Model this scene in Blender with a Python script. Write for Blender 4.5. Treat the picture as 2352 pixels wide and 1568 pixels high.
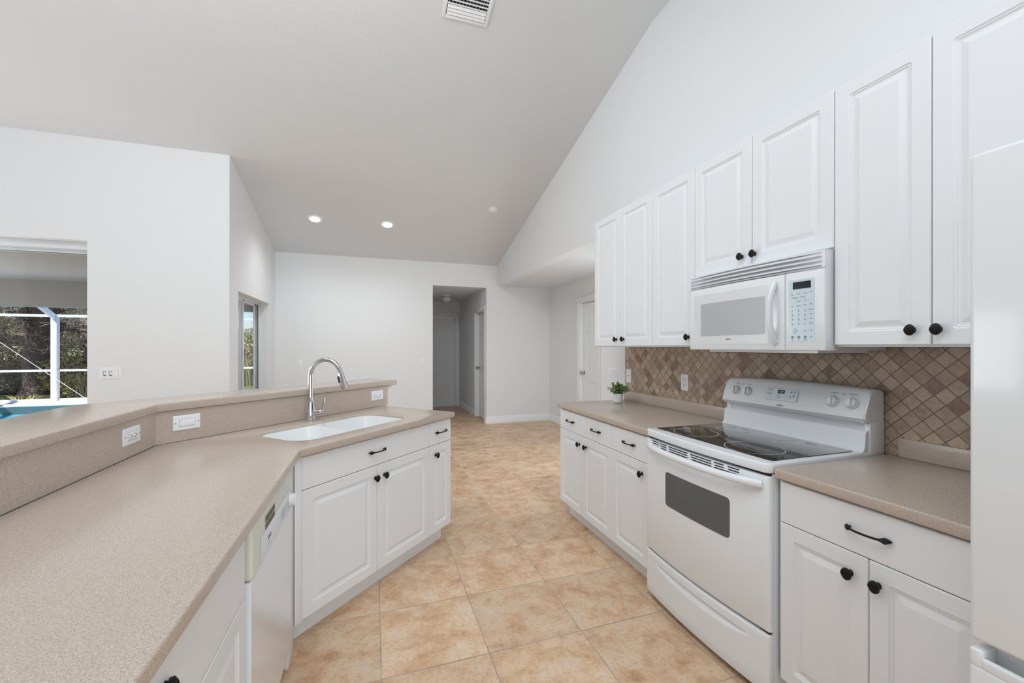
import bpy, bmesh, math, random
from mathutils import Vector, Matrix
random.seed(7)
D = bpy.data
C = bpy.context.scene.collection
for o in list(D.objects): D.objects.remove(o)
R = math.radians
S2 = math.sqrt(.5)
# ------------------------------------------------------------ camera, sky, sun, lights, exposure
cam = D.cameras.new('camera'); cam.lens = 14.509; cam.sensor_width = 36; cam.shift_y = .00541
cam.clip_start = .02; cam.clip_end = 500
co = D.objects.new('camera', cam); C.objects.link(co); co.location = (0, 0, 1.3767)
co.rotation_euler = (R(90), 0, R(-18.545)); bpy.context.scene.camera = co
sc = bpy.context.scene
sc.view_settings.view_transform = 'Standard'; sc.view_settings.look = 'None'
sc.view_settings.exposure = -0.06; sc.view_settings.gamma = 1; sc.view_settings.use_curve_mapping = False
W = D.worlds.new('world'); sc.world = W; W.use_nodes = True
wn = W.node_tree; wn.nodes.clear()
wo = wn.nodes.new('ShaderNodeOutputWorld'); wb = wn.nodes.new('ShaderNodeBackground')
sk = wn.nodes.new('ShaderNodeTexSky'); sk.sky_type = 'NISHITA'; sk.sun_disc = False
sk.sun_elevation = R(48); sk.sun_rotation = R(150); sk.air_density = 1.1; sk.dust_density = .4
wb.inputs['Strength'].default_value = .15
tn = wn.nodes.new('ShaderNodeMix'); tn.data_type = 'RGBA'; tn.blend_type = 'MULTIPLY'; tn.inputs[0].default_value = 1; tn.inputs[7].default_value = (.76, .84, 1.08, 1)
wn.links.new(sk.outputs[0], tn.inputs[6]); wn.links.new(tn.outputs[2], wb.inputs[0]); wn.links.new(wb.outputs[0], wo.inputs[0])
def lamp(name, kind, loc, aim, energy, color=(1, 1, 1), size=1, size_y=None, **kw):
    l = D.lights.new(name, kind); l.energy = energy; l.color = color
    if kind == 'AREA':
        l.shape = 'RECTANGLE' if size_y else 'DISK'; l.size = size
        if size_y: l.size_y = size_y
    for k, v in kw.items(): setattr(l, k, v)
    o = D.objects.new(name, l); C.objects.link(o); o.location = loc
    o.rotation_euler = (Vector(aim) - Vector(loc)).to_track_quat('-Z', 'Y').to_euler()
    return o
POW = {'sun': 9.0, 'rear': 1, 'living': 28, 'slider': 50, 'ridge': 60, 'foyer': 30, 'kitchen': 92, 'aisle': 48, 'uplight': 16, 'spots': 34}
LAMP_TINT = (.86, .94, 1.005)
lamp('sun', 'SUN', (-14, -9, 22), (0, 0, 0), POW['sun'], (1, .96, .90), angle=R(.6))
lamp('rear_fill', 'AREA', (-3.2, -3.1, 1.6), (-2.0, 5, 1.8), POW['rear'], LAMP_TINT, 5.0, 2.6)  # added fill from behind the camera; the rear wall has no window
lamp('living_room_fill', 'AREA', (-6.0, 3.0, 2.0), (2.1, 5.4, 2.3), POW['living'], LAMP_TINT, 3.4, 2.6)  # unseen fill added to light the gable; the wall behind it is solid
lamp('sliding_door_daylight', 'AREA', (-4.4, 4.95, 1.25), (-1.0, 1.0, 1.3), POW['slider'], LAMP_TINT, 1.8, 2.2)
lamp('ridge_fill', 'AREA', (-.9, 1.9, 3.85), (-.2, 6.2, 1.3), POW['ridge'], LAMP_TINT, 2.6, 1.0)  # added above the frame to lift the back wall, no fixture modelled
lamp('foyer_fill', 'AREA', (3.05, 4.15, 1.15), (-.8, 6.6, 1.3), POW['foyer'], LAMP_TINT, 1.1, 1.9)  # fill hidden behind the kitchen wall, added to light the far left wall
lamp('kitchen_overhead_fill', 'AREA', (-.2, .3, 3.93), (-.2, .9, 0), POW['kitchen'], LAMP_TINT, 3.2, 2.6)  # unseen downward fill added for counters and floor; no fixture hangs here
lamp('aisle_fill', 'AREA', (.9, -3.0, 1.25), (.6, 3, .8), POW['aisle'], LAMP_TINT, 2.2, 2.1)  # invented low fill that brightens the base cabinets, no glass door behind it
lamp('uplight_fill', 'AREA', (-3.6, 1.2, 1.5), (-3.0, 2.0, 4.0), POW['uplight'], LAMP_TINT, 1.2)  # upward fill added to brighten the ceiling; there is no floor lamp
lamp('lanai_fill', 'AREA', (-7.6, 8.0, .4), (-6.0, 8.0, 2.7), 50, (1, .97, .93), 2.0)  # added out of view to brighten the lanai ceiling, not a real fixture

# ------------------------------------------------------------ materials
def mat(name, col, rough=.5, metal=0, spec=.5, coat=0, bump=None, emit=None, trans=0, ior=1.45):
    m = D.materials.new(name); m.use_nodes = True; nt = m.node_tree; b = nt.nodes['Principled BSDF']
    b.inputs['Base Color'].default_value = (*col, 1); b.inputs['Roughness'].default_value = rough
    b.inputs['Metallic'].default_value = metal; b.inputs['Specular IOR Level'].default_value = spec
    b.inputs['Coat Weight'].default_value = coat; b.inputs['Coat Roughness'].default_value = .05
    b.inputs['Transmission Weight'].default_value = trans; b.inputs['IOR'].default_value = ior
    if emit:
        b.inputs['Emission Color'].default_value = (*emit[0], 1); b.inputs['Emission Strength'].default_value = emit[1]
    if bump:
        n = nd(nt, 'ShaderNodeTexNoise'); n.inputs['Scale'].default_value = bump[0]; n.inputs['Detail'].default_value = 3
        tc = nd(nt, 'ShaderNodeTexCoord'); nt.links.new(tc.outputs['Object'], n.inputs['Vector'])
        bp = nd(nt, 'ShaderNodeBump'); bp.inputs['Strength'].default_value = bump[1]; bp.inputs['Distance'].default_value = bump[2]
        nt.links.new(n.outputs['Fac'], bp.inputs['Height']); nt.links.new(bp.outputs[0], b.inputs['Normal'])
    return m
def nd(nt, t, **k):
    n = nt.nodes.new(t)
    for a, v in k.items(): setattr(n, a, v)
    return n
def mth(nt, op, a, b=None, c=None):
    n = nd(nt, 'ShaderNodeMath', operation=op)
    for i, v in enumerate((a, b, c)):
        if v is None: continue
        if isinstance(v, (int, float)): n.inputs[i].default_value = v
        else: nt.links.new(v, n.inputs[i])
    return n.outputs[0]
def ramp(nt, fac, stops, interp='LINEAR'):
    n = nd(nt, 'ShaderNodeValToRGB'); cr = n.color_ramp; cr.interpolation = interp
    cr.elements[0].position, cr.elements[0].color = stops[0][0], (*stops[0][1], 1)
    cr.elements[1].position, cr.elements[1].color = stops[-1][0], (*stops[-1][1], 1)
    for p, c in stops[1:-1]:
        e = cr.elements.new(p); e.color = (*c, 1)
    nt.links.new(fac, n.inputs[0]); return n.outputs[0]
def noise(nt, vec, scale, detail=2, rough=.5, dist=0):
    n = nd(nt, 'ShaderNodeTexNoise'); n.inputs['Scale'].default_value = scale; n.inputs['Detail'].default_value = detail
    n.inputs['Roughness'].default_value = rough; n.inputs['Distortion'].default_value = dist
    nt.links.new(vec, n.inputs['Vector']); return n.outputs['Fac']
def mixc(nt, fac, a, b, mode='MIX'):
    n = nd(nt, 'ShaderNodeMix', data_type='RGBA', blend_type=mode)
    for s, v in ((n.inputs[0], fac), (n.inputs[6], a), (n.inputs[7], b)):
        if isinstance(v, (int, float)): s.default_value = v
        elif isinstance(v, tuple): s.default_value = (*v, 1)
        else: nt.links.new(v, s)
    return n.outputs[2]
def bumpn(nt, b, h, strength, dist):
    bp = nd(nt, 'ShaderNodeBump'); bp.inputs['Strength'].default_value = strength; bp.inputs['Distance'].default_value = dist
    nt.links.new(h, bp.inputs['Height']); nt.links.new(bp.outputs[0], b.inputs['Normal'])

M = {}
M['wall'] = mat('wall_paint', (.82, .825, .83), .75, spec=.2, bump=(90, .12, .002))
M['ceiling'] = mat('ceiling_paint', (.765, .785, .80), .85, spec=.15, bump=(38, .35, .004))
M['trim'] = mat('trim_paint', (.86, .865, .87), .4, spec=.4)
M['cab'] = mat('cabinet_foil', (.83, .84, .855), .38, spec=.45)
M['appl'] = mat('appliance_enamel', (.84, .86, .88), .16, spec=.5, coat=.3)
M['ivory'] = mat('ivory_plastic', (.74, .745, .66), .3)
M['iron'] = mat('dark_iron', (.018, .018, .018), .38, metal=.6, bump=(500, .3, .001))
M['chrome'] = mat('chrome', (.62, .62, .63), .08, metal=1)
M['nickel'] = mat('satin_nickel', (.42, .41, .40), .25, metal=1)
M['black'] = mat('black_plastic', (.02, .02, .02), .35)
M['slot'] = mat('slot_black', (.012, .012, .012), .7)
M['plate'] = mat('plate_plastic', (.88, .885, .90), .3)
M['grey'] = mat('print_grey', (.22, .23, .25), .5)
M['bluegrey'] = mat('print_bluegrey', (.20, .30, .36), .5)
M['glassblack'] = mat('ceramic_glass', (.018, .018, .02), .05, spec=.6, coat=.4)
M['ovenglass'] = mat('oven_glass', (.12, .12, .125), .1, spec=.5)
M['mwglass'] = mat('microwave_screen', (.50, .50, .505), .25)
M['ring'] = mat('burner_ring', (.62, .62, .62), .4)
M['keypad'] = mat('keypad_film', (.62, .72, .76), .2)
M['lcd'] = mat('lcd_window', (.02, .022, .03), .1)
M['lcdgreen'] = mat('lcd_digits', (.05, .4, .05), .5, emit=((.15, .9, .2), .5))
M['panelblue'] = mat('control_film', (.74, .80, .86), .2)
M['sink'] = mat('sink_white', (.88, .885, .885), .2, spec=.5, coat=.2)
M['pot'] = mat('pot_ceramic', (.78, .80, .81), .5)
M['soil'] = mat('soil', (.03, .02, .012), .9)
M['stem'] = mat('plant_stem', (.09, .13, .03), .6)
M['alum'] = mat('white_aluminium', (.78, .80, .83), .35)
M['darkframe'] = mat('dark_gasket', (.04, .04, .04), .5)
M['lightlens'] = mat('lamp_lens', (1, 1, 1), .5, emit=((1, .99, .97), 9))
M['dome'] = mat('dome_glass', (.75, .74, .72), .25)
M['deck'] = mat('pool_deck', (.72, .68, .63), .8, bump=(30, .2, .004))
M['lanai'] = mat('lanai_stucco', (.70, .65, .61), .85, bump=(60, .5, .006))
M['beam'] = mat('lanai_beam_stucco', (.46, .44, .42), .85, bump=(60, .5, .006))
M['coping'] = mat('coping', (.75, .72, .68), .7)
M['water'] = mat('pool_water', (.06, .55, .78), .05, spec=.5, bump=(3, .15, .02))
M['pond'] = mat('pond_water', (.045, .05, .02), .06, spec=.5, bump=(4, .3, .03))
M['grass'] = mat('lawn', (.14, .16, .05), .9, bump=(20, .5, .03))
M['bark'] = mat('bark', (.16, .115, .095), .9, bump=(12, .8, .05))
M['twig'] = mat('twig', (.36, .31, .26), .8)
M['roofgrey'] = mat('roof_shingle', (.20, .19, .19), .9)
M['stucco'] = mat('house_stucco', (.72, .70, .66), .9)

def counter_mat(name, tint=1.0):
    m = D.materials.new(name); m.use_nodes = True; nt = m.node_tree; b = nt.nodes['Principled BSDF']
    tc = nd(nt, 'ShaderNodeTexCoord').outputs['Object']
    a = noise(nt, tc, 520, 2, .6); c2 = noise(nt, tc, 210, 3, .6)
    c = ramp(nt, a, [(.34, (.33, .25, .20)), (.45, (.48, .39, .32)), (.55, (.56, .465, .39)), (.67, (.72, .64, .56))])
    c = mixc(nt, .35, c, ramp(nt, c2, [(.38, (.43, .335, .265)), (.62, (.60, .50, .425))]))
    nt.links.new(c, b.inputs['Base Color']); b.inputs['Roughness'].default_value = .22
    b.inputs['Specular IOR Level'].default_value = .65
    return m
M['counter'] = counter_mat('solid_surface_counter')

def floor_mat():
    m = D.materials.new('floor_tile'); m.use_nodes = True; nt = m.node_tree; b = nt.nodes['Principled BSDF']
    tc = nd(nt, 'ShaderNodeTexCoord').outputs['Object']
    sx = nd(nt, 'ShaderNodeSeparateXYZ'); nt.links.new(tc, sx.inputs[0])
    u = mth(nt, 'DIVIDE', mth(nt, 'SUBTRACT', sx.outputs[0], .494 - 20 * .463), .463)
    v = mth(nt, 'DIVIDE', mth(nt, 'SUBTRACT', sx.outputs[1], 2.246 - 20 * .4535), .4535)
    fu, fv = mth(nt, 'FRACT', u), mth(nt, 'FRACT', v)
    iu, iv = mth(nt, 'FLOOR', u), mth(nt, 'FLOOR', v)
    du = mth(nt, 'MULTIPLY', mth(nt, 'MINIMUM', fu, mth(nt, 'SUBTRACT', 1, fu)), .463)
    dv = mth(nt, 'MULTIPLY', mth(nt, 'MINIMUM', fv, mth(nt, 'SUBTRACT', 1, fv)), .4535)
    dd = mth(nt, 'MINIMUM', du, dv)
    cell = nd(nt, 'ShaderNodeCombineXYZ'); nt.links.new(iu, cell.inputs[0]); nt.links.new(iv, cell.inputs[1])
    wnz = nd(nt, 'ShaderNodeTexWhiteNoise', noise_dimensions='3D'); nt.links.new(cell.outputs[0], wnz.inputs[0])
    off = nd(nt, 'ShaderNodeVectorMath', operation='MULTIPLY_ADD'); nt.links.new(wnz.outputs['Color'], off.inputs[0])
    off.inputs[1].default_value = (30, 30, 30); nt.links.new(tc, off.inputs[2])
    p = off.outputs[0]
    n1 = noise(nt, p, 6.0, 12, .74, .25); n2 = noise(nt, p, 55, 8, .8, .2); n3 = noise(nt, p, 9, 4, .65)
    c = ramp(nt, n1, [(.30, (.42, .22, .115)), (.43, (.63, .395, .235)), (.54, (.76, .54, .36)), (.70, (.78, .64, .50))])
    c = mixc(nt, mth(nt, 'MULTIPLY', ramp(nt, n2, [(.50, (0, 0, 0)), (.66, (1, 1, 1))]), .6), c, (.42, .25, .14))
    c = mixc(nt, mth(nt, 'MULTIPLY', ramp(nt, n3, [(.55, (0, 0, 0)), (.7, (1, 1, 1))]), .5), c, (.70, .58, .47))
    br = nd(nt, 'ShaderNodeHueSaturation'); nt.links.new(c, br.inputs['Color'])
    nt.links.new(mth(nt, 'MULTIPLY_ADD', wnz.outputs['Value'], .16, .92), br.inputs['Value'])
    g = ramp(nt, dd, [(.0020, (1, 1, 1)), (.0034, (0, 0, 0))])
    gn = noise(nt, tc, 2.1, 3, .6)
    gcol = ramp(nt, gn, [(.35, (.22, .20, .18)), (.6, (.42, .39, .36))])
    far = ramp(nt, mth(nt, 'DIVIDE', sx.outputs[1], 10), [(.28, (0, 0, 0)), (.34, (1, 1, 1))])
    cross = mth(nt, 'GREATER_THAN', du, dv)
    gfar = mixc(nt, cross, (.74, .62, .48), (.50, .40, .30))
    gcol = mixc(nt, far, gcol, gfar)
    col = mixc(nt, g, br.outputs[0], gcol)
    nt.links.new(col, b.inputs['Base Color']); b.inputs['Roughness'].default_value = .42
    b.inputs['Specular IOR Level'].default_value = .4
    h = mth(nt, 'SUBTRACT', mth(nt, 'MULTIPLY', n2, .25), mth(nt, 'MULTIPLY', g, 1.0))
    bumpn(nt, b, h, .5, .0015)
    return m
M['floor'] = floor_mat()

def splash_mat():
    m = D.materials.new('tumbled_tile'); m.use_nodes = True; nt = m.node_tree; b = nt.nodes['Principled BSDF']
    tc = nd(nt, 'ShaderNodeTexCoord').outputs['Object']
    sx = nd(nt, 'ShaderNodeSeparateXYZ'); nt.links.new(tc, sx.inputs[0])
    y = mth(nt, 'SUBTRACT', sx.outputs[1], 1.059 - 7.2); z = mth(nt, 'SUBTRACT', sx.outputs[2], 1.364)
    k = 1 / .072
    u = mth(nt, 'MULTIPLY', mth(nt, 'ADD', y, z), k); v = mth(nt, 'MULTIPLY', mth(nt, 'SUBTRACT', y, z), k)
    fu, fv = mth(nt, 'FRACT', u), mth(nt, 'FRACT', v); iu, iv = mth(nt, 'FLOOR', u), mth(nt, 'FLOOR', v)
    du = mth(nt, 'MINIMUM', fu, mth(nt, 'SUBTRACT', 1, fu)); dv = mth(nt, 'MINIMUM', fv, mth(nt, 'SUBTRACT', 1, fv))
    dd = mth(nt, 'MINIMUM', du, dv)
    cell = nd(nt, 'ShaderNodeCombineXYZ'); nt.links.new(iu, cell.inputs[0]); nt.links.new(iv, cell.inputs[1])
    wnz = nd(nt, 'ShaderNodeTexWhiteNoise', noise_dimensions='3D'); nt.links.new(cell.outputs[0], wnz.inputs[0])
    c = ramp(nt, wnz.outputs['Value'], [(0, (.20, .09, .06)), (.12, (.28, .16, .11)), (.18, (.42, .29, .205)),
            (.5, (.52, .38, .27)), (.75, (.60, .465, .34)), (1, (.68, .52, .37))])
    off = nd(nt, 'ShaderNodeVectorMath', operation='MULTIPLY_ADD'); nt.links.new(wnz.outputs['Color'], off.inputs[0])
    off.inputs[1].default_value = (9, 9, 9); nt.links.new(tc, off.inputs[2])
    n1 = noise(nt, off.outputs[0], 45, 5, .65)
    c = mixc(nt, .4, c, ramp(nt, n1, [(.3, (.15, .10, .075)), (.7, (.55, .45, .36))]))
    g = ramp(nt, dd, [(.025, (1, 1, 1)), (.045, (0, 0, 0))])
    edge = ramp(nt, dd, [(.05, (1, 1, 1)), (.085, (0, 0, 0))])
    c = mixc(nt, mth(nt, 'MULTIPLY', edge, .38), c, (.70, .56, .42))
    col = mixc(nt, g, c, (.20, .135, .09))
    nt.links.new(col, b.inputs['Base Color']); b.inputs['Roughness'].default_value = .5
    h = mth(nt, 'ADD', mth(nt, 'MULTIPLY', mth(nt, 'SUBTRACT', 1, g), 1.0), mth(nt, 'MULTIPLY', n1, .2))
    bumpn(nt, b, h, .7, .002)
    return m
M['tile'] = splash_mat()

def glass_mat():
    m = D.materials.new('window_glass'); m.use_nodes = True; nt = m.node_tree; nt.nodes.clear()
    o = nd(nt, 'ShaderNodeOutputMaterial'); mx = nd(nt, 'ShaderNodeMixShader')
    t = nd(nt, 'ShaderNodeBsdfTransparent'); g = nd(nt, 'ShaderNodeBsdfGlossy'); g.inputs['Roughness'].default_value = .01
    t.inputs[0].default_value = (.95, .97, .97, 1)
    ge = nd(nt, 'ShaderNodeNewGeometry'); dt = nd(nt, 'ShaderNodeVectorMath', operation='DOT_PRODUCT')
    nt.links.new(ge.outputs['Incoming'], dt.inputs[0]); nt.links.new(ge.outputs['Normal'], dt.inputs[1])
    c1 = mth(nt, 'SUBTRACT', 1, mth(nt, 'ABSOLUTE', dt.outputs['Value']))
    f = mth(nt, 'MULTIPLY_ADD', mth(nt, 'POWER', c1, 5), .4, .012)
    nt.links.new(f, mx.inputs[0]); nt.links.new(t.outputs[0], mx.inputs[1]); nt.links.new(g.outputs[0], mx.inputs[2])
    nt.links.new(mx.outputs[0], o.inputs[0]); return m
M['glass'] = glass_mat()
def leafmat(name, c1, c2, rough=.5):
    m = D.materials.new(name); m.use_nodes = True; nt = m.node_tree; b = nt.nodes['Principled BSDF']
    g = nd(nt, 'ShaderNodeNewGeometry')
    c = ramp(nt, g.outputs['Random Per Island'], [(0, c1), (1, c2)])
    nt.links.new(c, b.inputs['Base Color']); b.inputs['Roughness'].default_value = rough
    b.inputs['Subsurface Weight'].default_value = 0
    return m
M['leaf'] = leafmat('pot_leaf', (.05, .14, .03), (.28, .42, .08), .35)
M['leafgreen'] = leafmat('tree_leaf_green', (.13, .17, .04), (.52, .48, .16))
M['leafolive'] = leafmat('tree_leaf_olive', (.13, .11, .06), (.52, .42, .26))
M['leafgold'] = leafmat('reed_leaf', (.26, .24, .09), (.68, .56, .26))
M['twigs'] = leafmat('twig_mix', (.40, .31, .25), (.92, .80, .68), .8)
M['pooltile'] = mat('pool_waterline_tile', (.10, .16, .17), .2, bump=(60, .6, .01))

# ------------------------------------------------------------ mesh helpers
def fin(bm, name, m, parent=None, angle=32, world=False):
    bmesh.ops.recalc_face_normals(bm, faces=bm.faces) if world is not None else None
    me = D.meshes.new(name); bm.to_mesh(me); bm.free()
    ms = m if isinstance(m, (list, tuple)) else [m]
    for x in ms: me.materials.append(M[x] if isinstance(x, str) else x)
    for p in me.polygons: p.use_smooth = True
    me.set_sharp_from_angle(angle=R(angle))
    o = D.objects.new(name, me); C.objects.link(o)
    if parent: o.parent = parent
    return o
def B(): return bmesh.new()
def box(bm, x0, x1, y0, y1, z0, z1, bev=0, seg=2, mi=0, mtx=None):
    t = bmesh.new()
    vs = [t.verts.new((x, y, z)) for x in (x0, x1) for y in (y0, y1) for z in (z0, z1)]
    for f in ((0, 1, 3, 2), (4, 6, 7, 5), (0, 4, 5, 1), (2, 3, 7, 6), (0, 2, 6, 4), (1, 5, 7, 3)):
        t.faces.new([vs[i] for i in f])
    if bev: bmesh.ops.bevel(t, geom=t.edges[:], offset=bev, segments=seg, profile=.5, affect='EDGES')
    merge(bm, t, mi, mtx); return bm
def merge(bm, t, mi=0, mtx=None):
    for f in t.faces: f.material_index = mi
    if mtx is not None: t.transform(mtx)
    me = D.meshes.new('t'); t.to_mesh(me); t.free(); bm.from_mesh(me); D.meshes.remove(me)
def tube(bm, pts, rad, seg=10, cap=True, mi=0, flat=None):
    """swept tube through pts; rad number or list; flat=(scale along binormal)"""
    pts = [Vector(p) for p in pts]; n = len(pts); rings = []
    up = Vector((0, 0, 1)); prev = None
    for i, p in enumerate(pts):
        t = (pts[min(i + 1, n - 1)] - pts[max(i - 1, 0)]).normalized()
        if prev is None:
            a = up if abs(t.dot(up)) < .9 else Vector((1, 0, 0))
            x = t.cross(a).normalized()
        else:
            x = (prev - t * prev.dot(t)).normalized()
        prev = x; y = t.cross(x)
        r = rad[i] if isinstance(rad, (list, tuple)) else rad
        rr = r if isinstance(r, tuple) else (r, r)
        rings.append([bm.verts.new(p + x * (rr[0] * math.cos(2 * math.pi * k / seg)) + y * (rr[1] * math.sin(2 * math.pi * k / seg))) for k in range(seg)])
    for a, b in zip(rings, rings[1:]):
        for k in range(seg):
            f = bm.faces.new((a[k], a[(k + 1) % seg], b[(k + 1) % seg], b[k])); f.material_index = mi
    if cap:
        for r_ in (rings[0][::-1], rings[-1]):
            f = bm.faces.new(r_); f.material_index = mi
def lathe(bm, prof, seg=24, mtx=None, mi=0, sc=(1, 1)):
    """prof list of (r, h) around local z"""
    t = bmesh.new(); rings = []
    for r, h in prof:
        if r < 1e-6: rings.append([t.verts.new((0, 0, h))])
        else: rings.append([t.verts.new((sc[0] * r * math.cos(2 * math.pi * k / seg), sc[1] * r * math.sin(2 * math.pi * k / seg), h)) for k in range(seg)])
    for a, b in zip(rings, rings[1:]):
        for k in range(seg):
            k2 = (k + 1) % seg
            if len(a) == 1 and len(b) == 1: continue
            if len(a) == 1: t.faces.new((a[0], b[k], b[k2]))
            elif len(b) == 1: t.faces.new((a[k], b[0], a[k2]))
            else: t.faces.new((a[k], b[k], b[k2], a[k2]))
    merge(bm, t, mi, mtx)
ROT_OUT = Matrix.Rotation(R(90), 4, 'X')     # local z -> -y (out of a face)
def rrect(x0, x1, z0, z1, r, n=4):
    pts = []
    r = max(r, 1e-4)
    for cx, cz, a0 in ((x1 - r, z1 - r, 0), (x0 + r, z1 - r, 90), (x0 + r, z0 + r, 180), (x1 - r, z0 + r, 270)):
        for k in range(n + 1):
            a = R(a0 + 90 * k / n); pts.append((cx + r * math.cos(a), cz + r * math.sin(a)))
    return pts
def relief(bm, x0, x1, z0, z1, prof, yoff=0, back=None, mi=0, f=None):
    """stack of rounded rectangle loops: prof = (inset, y, radius); closes with a cap"""
    loops = []
    if back is not None: prof = [(prof[0][0], back, prof[0][2])] + list(prof)
    for d, y, r in prof:
        loops.append([bm.verts.new((p[0], yoff + y + (f(p[0]) if f else 0), p[1])) for p in rrect(x0 + d, x1 - d, z0 + d, z1 - d, r)])
    n = len(loops[0])
    for a, b in zip(loops, loops[1:]):
        for k in range(n):
            q = bm.faces.new((a[k], a[(k + 1) % n], b[(k + 1) % n], b[k])); q.material_index = mi
    q = bm.faces.new(loops[-1]); q.material_index = mi
    if back is not None:
        q = bm.faces.new(loops[0][::-1]); q.material_index = mi
DOORPROF = [(0, .003, .003), (.003, 0, .003), (.052, 0, .010), (.055, .0035, .009), (.060, .0035, .007), (.063, .007, .006), (.070, .007, .003), (.088, .0015, .002), (.090, .0008, .002)]
FLATPROF = [(0, .003, .003), (.003, 0, .003), (.02, 0, .003)]
def patch(bm, x0, x1, z0, z1, r, f, h, t=.002, nx=28):
    '''thin rounded pane following the bowed front y=f(x), its face h proud of it'''
    xs = sorted(set([x0 + r * (1 - math.cos(R(15 * k))) for k in range(7)] + [x1 - r * (1 - math.cos(R(15 * k))) for k in range(7)] + [x0 + r + (x1 - x0 - 2 * r) * i / nx for i in range(nx + 1)]))
    top = []; bot = []; tb = []; bb = []
    for x in xs:
        d = min(x - x0, x1 - x); c = 0 if d >= r else r - math.sqrt(max(0, r * r - (r - d) ** 2))
        c = min(c, (z1 - z0) / 2 - 1e-4)
        top.append(bm.verts.new((x, f(x) - h, z1 - c))); bot.append(bm.verts.new((x, f(x) - h, z0 + c)))
        tb.append(bm.verts.new((x, f(x) - h + t, z1 - c))); bb.append(bm.verts.new((x, f(x) - h + t, z0 + c)))
    for i in range(len(xs) - 1):
        bm.faces.new((bot[i], bot[i + 1], top[i + 1], top[i])); bm.faces.new((tb[i], tb[i + 1], bb[i + 1], bb[i]))
        bm.faces.new((top[i], top[i + 1], tb[i + 1], tb[i])); bm.faces.new((bot[i + 1], bot[i], bb[i], bb[i + 1]))
    bm.faces.new((bot[0], top[0], tb[0], bb[0])); bm.faces.new((top[-1], bot[-1], bb[-1], tb[-1]))
def slab(name, outer, z0, z1, mname, bev=.006, holes=(), parent=None, seg=3, botbev=True):
    bm = B(); loops = [outer] + list(holes); es = []
    for lp in loops:
        vs = [bm.verts.new((x, y, z1)) for x, y in lp]
        es += [bm.edges.new((vs[i], vs[(i + 1) % len(vs)])) for i in range(len(vs))]
    bmesh.ops.triangle_fill(bm, use_beauty=True, use_dissolve=False, edges=es)
    for f in bm.faces:
        f.normal_update()
        if f.normal.z < 0: f.normal_flip()
    top = bm.faces[:]
    g = bmesh.ops.extrude_face_region(bm, geom=top)
    nv = [v for v in g['geom'] if isinstance(v, bmesh.types.BMVert)]
    for v in nv: v.co.z = z0
    bmesh.ops.recalc_face_normals(bm, faces=bm.faces)
    if bev:
        eg = []
        for e in bm.edges:
            if len(e.link_faces) == 2:
                n0, n1 = e.link_faces[0].normal, e.link_faces[1].normal
                if abs(n0.z) > .9 and abs(n1.z) < .1 or abs(n1.z) > .9 and abs(n0.z) < .1:
                    if e.verts[0].co.z > (z0 + z1) / 2 or botbev: eg.append(e)
        bmesh.ops.bevel(bm, geom=eg, offset=bev, segments=seg, profile=.5, affect='EDGES')
    return fin(bm, name, mname, parent, 40)
def tag(o, label=None, cat=None, group=None, kind=None):
    if label: o['label'] = label
    if cat: o['category'] = cat
    if group: o['group'] = group
    if kind: o['kind'] = kind
    return o
def empty(name, loc, rz=0, label=None, cat=None, group=None, kind=None):
    o = D.objects.new(name, None); C.objects.link(o); o.location = loc; o.rotation_euler = (0, 0, R(rz)); o.empty_display_size = .1
    return tag(o, label, cat, group, kind)
def struct(name, bm, m, parent=None, angle=32):
    o = fin(bm, name, m, parent, angle)
    if parent is None: o['kind'] = 'structure'
    return o
def copy_tree(o, parent=None):
    c = o.copy(); C.objects.link(c)
    if parent: c.parent = parent
    for ch in [x for x in D.objects if x.parent == o]: copy_tree(ch, c)
    return c
def text_into(bm, s, size, mtx, mi=0, depth=.0004, bold=0.0, align='CENTER'):
    cu = D.curves.new('t', 'FONT'); cu.body = s; cu.size = size; cu.extrude = depth; cu.align_x = align; cu.align_y = 'CENTER'; cu.offset = bold
    cu.resolution_u = 2
    ob = D.objects.new('t', cu); C.objects.link(ob)
    me = D.meshes.new_from_object(ob.evaluated_get(bpy.context.evaluated_depsgraph_get()))
    t = bmesh.new(); t.from_mesh(me); D.objects.remove(ob); D.curves.remove(cu); D.meshes.remove(me)
    merge(bm, t, mi, mtx)
def facing(x, y, z):      # text plane standing on a face that looks towards -y, reading along +x
    return Matrix.Translation((x, y, z)) @ Matrix.Rotation(R(90), 4, 'X')

# ------------------------------------------------------------ room shell
XW, YB, XL, YL = 2.1241, 7.1637, -1.4373, 5.0616
ZC, SL, YR = 2.84, .263, 2.777
ZR = ZC + (YB - YR) * SL
def zc(y): return ZR if y < YR else ZC + (YB - y) * SL
bm = B(); box(bm, -6.3, 5.2, -3.3, 9.75, -.12, 0); struct('floor', bm, 'floor')
# sloped ceiling and its flat part behind the ridge line
bm = B()
def prism_x(bm, x0, x1, poly):
    a = [bm.verts.new((x0, y, z)) for y, z in poly]; b = [bm.verts.new((x1, y, z)) for y, z in poly]
    bm.faces.new(a); bm.faces.new(b[::-1])
    for i in range(len(poly)):
        j = (i + 1) % len(poly); bm.faces.new((a[i], b[i], b[j], a[j]))
prism_x(bm, -6.3, XW + .02, [(-3.3, ZR), (YR, ZR), (YB + .1, zc(YB + .1)), (YB + .1, zc(YB + .1) + .15), (YR, ZR + .15), (-3.3, ZR + .15)])
struct('ceiling', bm, 'ceiling')
# right wall: kitchen wall and the gable above the wide opening
bm = B()
prism_x(bm, XW, XW + .115, [(-3.3, 0), (3.578, 0), (3.578, 2.47), (YB + .05, 2.47), (YB + .05, zc(YB) + .05), (YR, ZR + .05), (-3.3, ZR + .05)])
struct('wall_right', bm, 'wall')
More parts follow.
